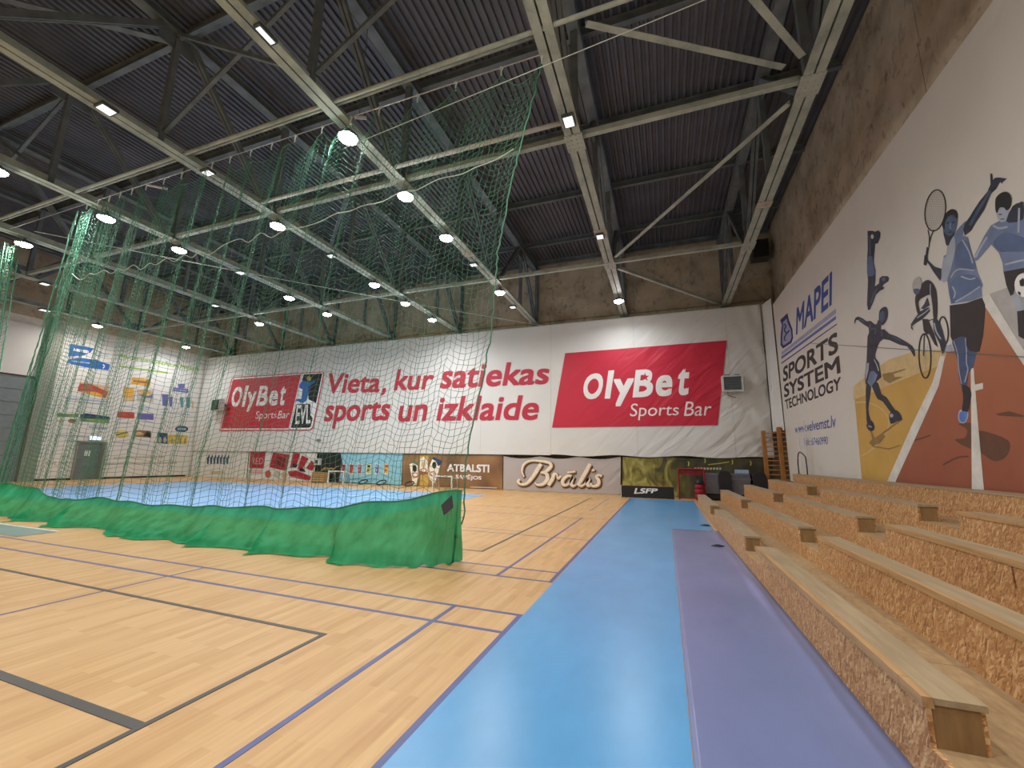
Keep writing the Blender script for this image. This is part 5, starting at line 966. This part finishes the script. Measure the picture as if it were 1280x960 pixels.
        for xx in (-w+0.15, w-0.15):
            for yy in (-0.1, 0.3): MB().lathe((xx, yy, 0), [(0.03, 0.0), (0.04, 0.04), (0.03, 0.08)], n=10).build('wheel', 'steel_dark', tr)
        n = 9
        for k in range(n):
            mt = MB().box((-w+0.01+0.012*((k*7) % 3), -0.19+0.01*((k*5) % 3), 0.2805+k*0.094), (w-0.01-0.012*((k*4) % 3), 0.39, 0.2805+k*0.094+0.086)).build('gym_mat', 'mat_grey' if q == 0 else 'mat_dark')
            mt.location = ((a+b)/2, 20.0, 0); pos = 'bottom one' if k == 0 else ('top one' if k == n-1 else ['', 'second', 'third', 'fourth', 'fifth', 'sixth', 'seventh', 'second highest'][k]+(' from the bottom' if k < 7 else ''))
            tag(mt, f'grey gym mat, {pos} of the {wh}', 'mat', 'stacked gym mats')
    for q, (px, wh) in enumerate(((907, 'in front of the left mat stack'), (951, 'in front of the right mat stack'))):
        x = on_y(px, 600, 19.55).x; t = thing('covered_chair', f'black chair with tall rounded back standing {wh}', 'chair', (x, 19.5, 0), 0, 'black rounded chairs')
        pr = [(-0.25, 0.42), (0.25, 0.42), (0.25, 1.0), (0.22, 1.12), (0.14, 1.2), (0, 1.23), (-0.14, 1.2), (-0.22, 1.12), (-0.25, 1.0)]; n = len(pr)
        MB().raw([(a, y, b) for y in (0.2, 0.26) for a, b in pr], [tuple(range(n)), tuple(range(2*n-1, n-1, -1))] + [(i, n+i, n+(i+1) % n, (i+1) % n) for i in range(n)]).build('backrest', 'chair_black', t)
        boxobj('seat', (-0.24, -0.2, 0.4), (0.24, 0.2, 0.46), 'chair_black', t)
        for sx in (-0.21, 0.21):
            for sy in (-0.17, 0.23): MB().tube([(sx, sy, 0), (sx, sy, 0.4)], 0.015).build('leg', 'steel_dark', t)
    a = on_y(927, 590, 20.1); t = thing('plastic_crate', 'small pale blue box lying on top of the grey mat stack', 'box', (a.x, 20.1, 1.1275)); MB().box((-0.24, -0.15, 0.0), (0.24, 0.15, 0.16)).build('box_body', 'box_blue', t); boxobj('lid', (-0.2, -0.13, 0.16), (0.2, 0.13, 0.2), 'print_navy', t)
    # wall bars
    Yw = 20.0; xa, xb, xc = on_y(961, 600, Yw).x, on_y(976, 600, Yw).x, on_y(990, 600, Yw).x; zt = on_y(964, 538, Yw).z
    t = thing('climbing_bars', 'tall wooden wall bars standing in the right back corner', 'wall bars', (0, Yw, 0)); zt2 = on_y(992, 532, Yw-0.6).z
    P0 = [(xa, 0.25), (xb+0.08, -0.1), (xc+0.12, -0.45)]
    for i, (x, y) in enumerate(P0): boxobj('upright', (x-0.07, y-0.09, 0), (x+0.07, y+0.09, zt+0.12*i), 'bar_wood', t)
    for (x0, y0), (x1, y1) in zip(P0, P0[1:]):
        for k in range(14):
            z = 0.35+k*0.19
            if z < zt: MB().tube([(x0, y0, z), (x1, y1, z)], 0.022, n=8).build('rung', 'bar_wood', t, True)
    # white wire ladder behind them
    c = on_x(1000, 570, X_MUR-0.2); t = thing('wire_rack', 'white wire rack leaning on the mural beside the wall bars', 'rack', (X_MUR-0.16, 16.9, 0))
    for y in (-0.35, 0.35): MB().tube([(0, y, 1.24), (0, y, 3.0)], 0.014).build('upright', 'paint_white', t)
    for k in range(10): MB().tube([(0, -0.35, 1.35+k*0.17), (0, 0.35, 1.35+k*0.17)], 0.009, n=5).build('rung', 'paint_white', t)
    t = thing('barrier_hoop', 'bent black tube hoop standing on the bleacher beside the wire rack', 'rail', (X_MUR-0.38, 16.3, 1.235)); MB().tube(catmull([(0, 0.5, 0), (0, 0.45, 0.5), (0, 0.2, 0.72), (0, -0.3, 0.6), (0, -0.42, 0.45), (0, -0.42, 0)], 5, False), 0.018, n=6).build('hoop', 'chair_black', t); boxobj('foot', (-0.05, 0.4, 0.0), (0.05, 0.56, 0.01), 'steel_dark', t)
    # small white goals behind the net
    for px0, px1, top, bot, Y, wh in ((409.5, 429, 589.5, 605, 19.6, 'in front of the black and turquoise banner'), (541, 564.5, 600, 611, 19.6, 'in front of the brown banner')):
        a, b = on_y(px0, bot, Y), on_y(px1, bot, Y); z = max(0.6, on_y(px0, top, Y).z)
        t = thing('small_goal', f'small white metal goal {wh}', 'goal', (0, Y, 0), 0, 'small white goals'); w = 0.035
        for x in (a.x, b.x): boxobj('post', (x-w, -w, 0), (x+w, w, z), 'paint_white', t); MB().tube([(x, 0, z), (x+0.05, 0.45, z-0.1), (x+0.05, 0.55, 0.03), (x, 0, 0.03)], 0.02).build('side_frame', 'paint_white', t)
        boxobj('crossbar', (a.x-w, -w, z), (b.x+w, w, z+2*w), 'paint_white', t)
        m = MB(); n = 12
        for k in range(n+1):
            x = a.x+(b.x-a.x)*k/n; m.tube([(x, 0.02, z), (x, 0.45, z-0.1), (x, 0.55, 0.03)], 0.006, n=3)
        for k in range(8): m.tube([(a.x, 0.45+0.012*k, (z-0.1)*(1-k/8)+0.03), (b.x, 0.45+0.012*k, (z-0.1)*(1-k/8)+0.03)], 0.006, n=3)
        nn = m.build('goal_net', 'chair_black', t); nn['kind'] = 'stuff'
    a, b = on_y(392, 602, 20.2), on_y(408, 602, 20.2); t = thing('storage_bench', 'low wooden slatted box beside the small white goal', 'bench', ((a.x+b.x)/2, 20.2, 0)); w = (b.x-a.x)/2
    for k in range(4): boxobj('slat', (-w, -0.2, 0.05+k*0.13), (w, -0.17, 0.16+k*0.13), 'pine', t)
    boxobj('lid', (-w-0.02, -0.22, 0.57), (w+0.02, 0.2, 0.6), 'pine', t); boxobj('end_board', (-w, -0.17, 0), (-w+0.03, 0.2, 0.57), 'pine', t); boxobj('end_board', (w-0.03, -0.17, 0), (w, 0.2, 0.57), 'pine', t)
    # hoops and cones lying along the wall
    for px, r, lab in ((455, 0.24, 'dark bicycle tyre lying against the turquoise banner'), (478, 0.26, 'dark hoop leaning under the turquoise banner'), (513, 0.24, 'dark hoop at the foot of the brown banner')):
        c = on_y(px, 606, 20.15); m = MB(); m.tube([(r*math.cos(a), 0.25*math.sin(a)*0.9-0.1, 0.06+r*0.45*(1+math.sin(a))) for a in [2*PI*k/24 for k in range(24)]], 0.035, n=8, closed=True); o = m.build('rubber_hoop', 'chair_black', None, True); o.location = (c.x, 20.15, -0.02); tag(o, lab, 'hoop', 'hoops along the back wall')
    c = on_y(396, 577, Y_BAN-0.1); t = thing('wall_box', 'small white electrical box between the red packs and black banner', 'box', (c.x, Y_BAN-0.12, c.z-0.2)); boxobj('case', (-0.2, 0, 0), (0.2, 0.2, 0.4), 'unit_white', t); boxobj('window', (-0.12, -0.01, 0.08), (0.12, 0.0, 0.3), 'grille_dark', t)
    c = on_y(399, 550, Y_BAN); t = thing('sensor', 'small grey wall sensor under the slogan', 'sensor', (c.x, Y_BAN-0.08, c.z)); boxobj('case', (-0.15, -0.02, -0.04), (0.15, 0.08, 0.04), 'gate_grey', t); boxobj('lens', (-0.06, -0.03, -0.02), (0.06, -0.02, 0.02), 'dark_void', t)
equipment()

def extras():
    for (ax, ay), (bx, by), lab in (((184, 231), (209, 236), 'white tube lamp above the left end of the net'), ((443, 146.5), (458, 147.5), 'short white tube lamp beside the brightest lamp of the third truss')):
        p, q = on_z(ax, ay, Z_CH+0.5), on_z(bx, by, Z_CH+0.5); t = thing('tube_lamp', lab, 'lamp', p); d = q-p
        MB().tube([(0, 0, 0), d], 0.04, n=8).build('tube', 'paint_white', t); MB().tube([d*0.4, d*0.4+Vector((0, 0, Z_CEIL-p.z-0.002))], 0.01, n=5).build('hanger', 'steel_dark', t); MB().tube([d*-0.03, d*0.02], 0.05, n=8).build('end_cap', 'lamp_housing', t)
    for x, y, lab in ((0.88, 11.9, 'small black strap end lying by the front bleacher beyond the purple mat'), (0.88, 9.15, 'small black strap end lying on the purple mat by the front bleacher')):
        o = MB().raw([(-0.14, 0, 0.0), (0.0, -0.05, 0.0), (0.1, 0.02, 0.0), (-0.02, 0.06, 0.0), (-0.13, 0, 0.012), (0.0, -0.04, 0.03), (0.09, 0.02, 0.02), (-0.02, 0.05, 0.035)], [(3, 2, 1, 0), (4, 5, 6, 7), (0, 1, 5, 4), (1, 2, 6, 5), (2, 3, 7, 6), (3, 0, 4, 7)]).build('strap_end', 'chair_black'); o.location = (x, y, 0.0045); tag(o, lab, 'strap')
extras()
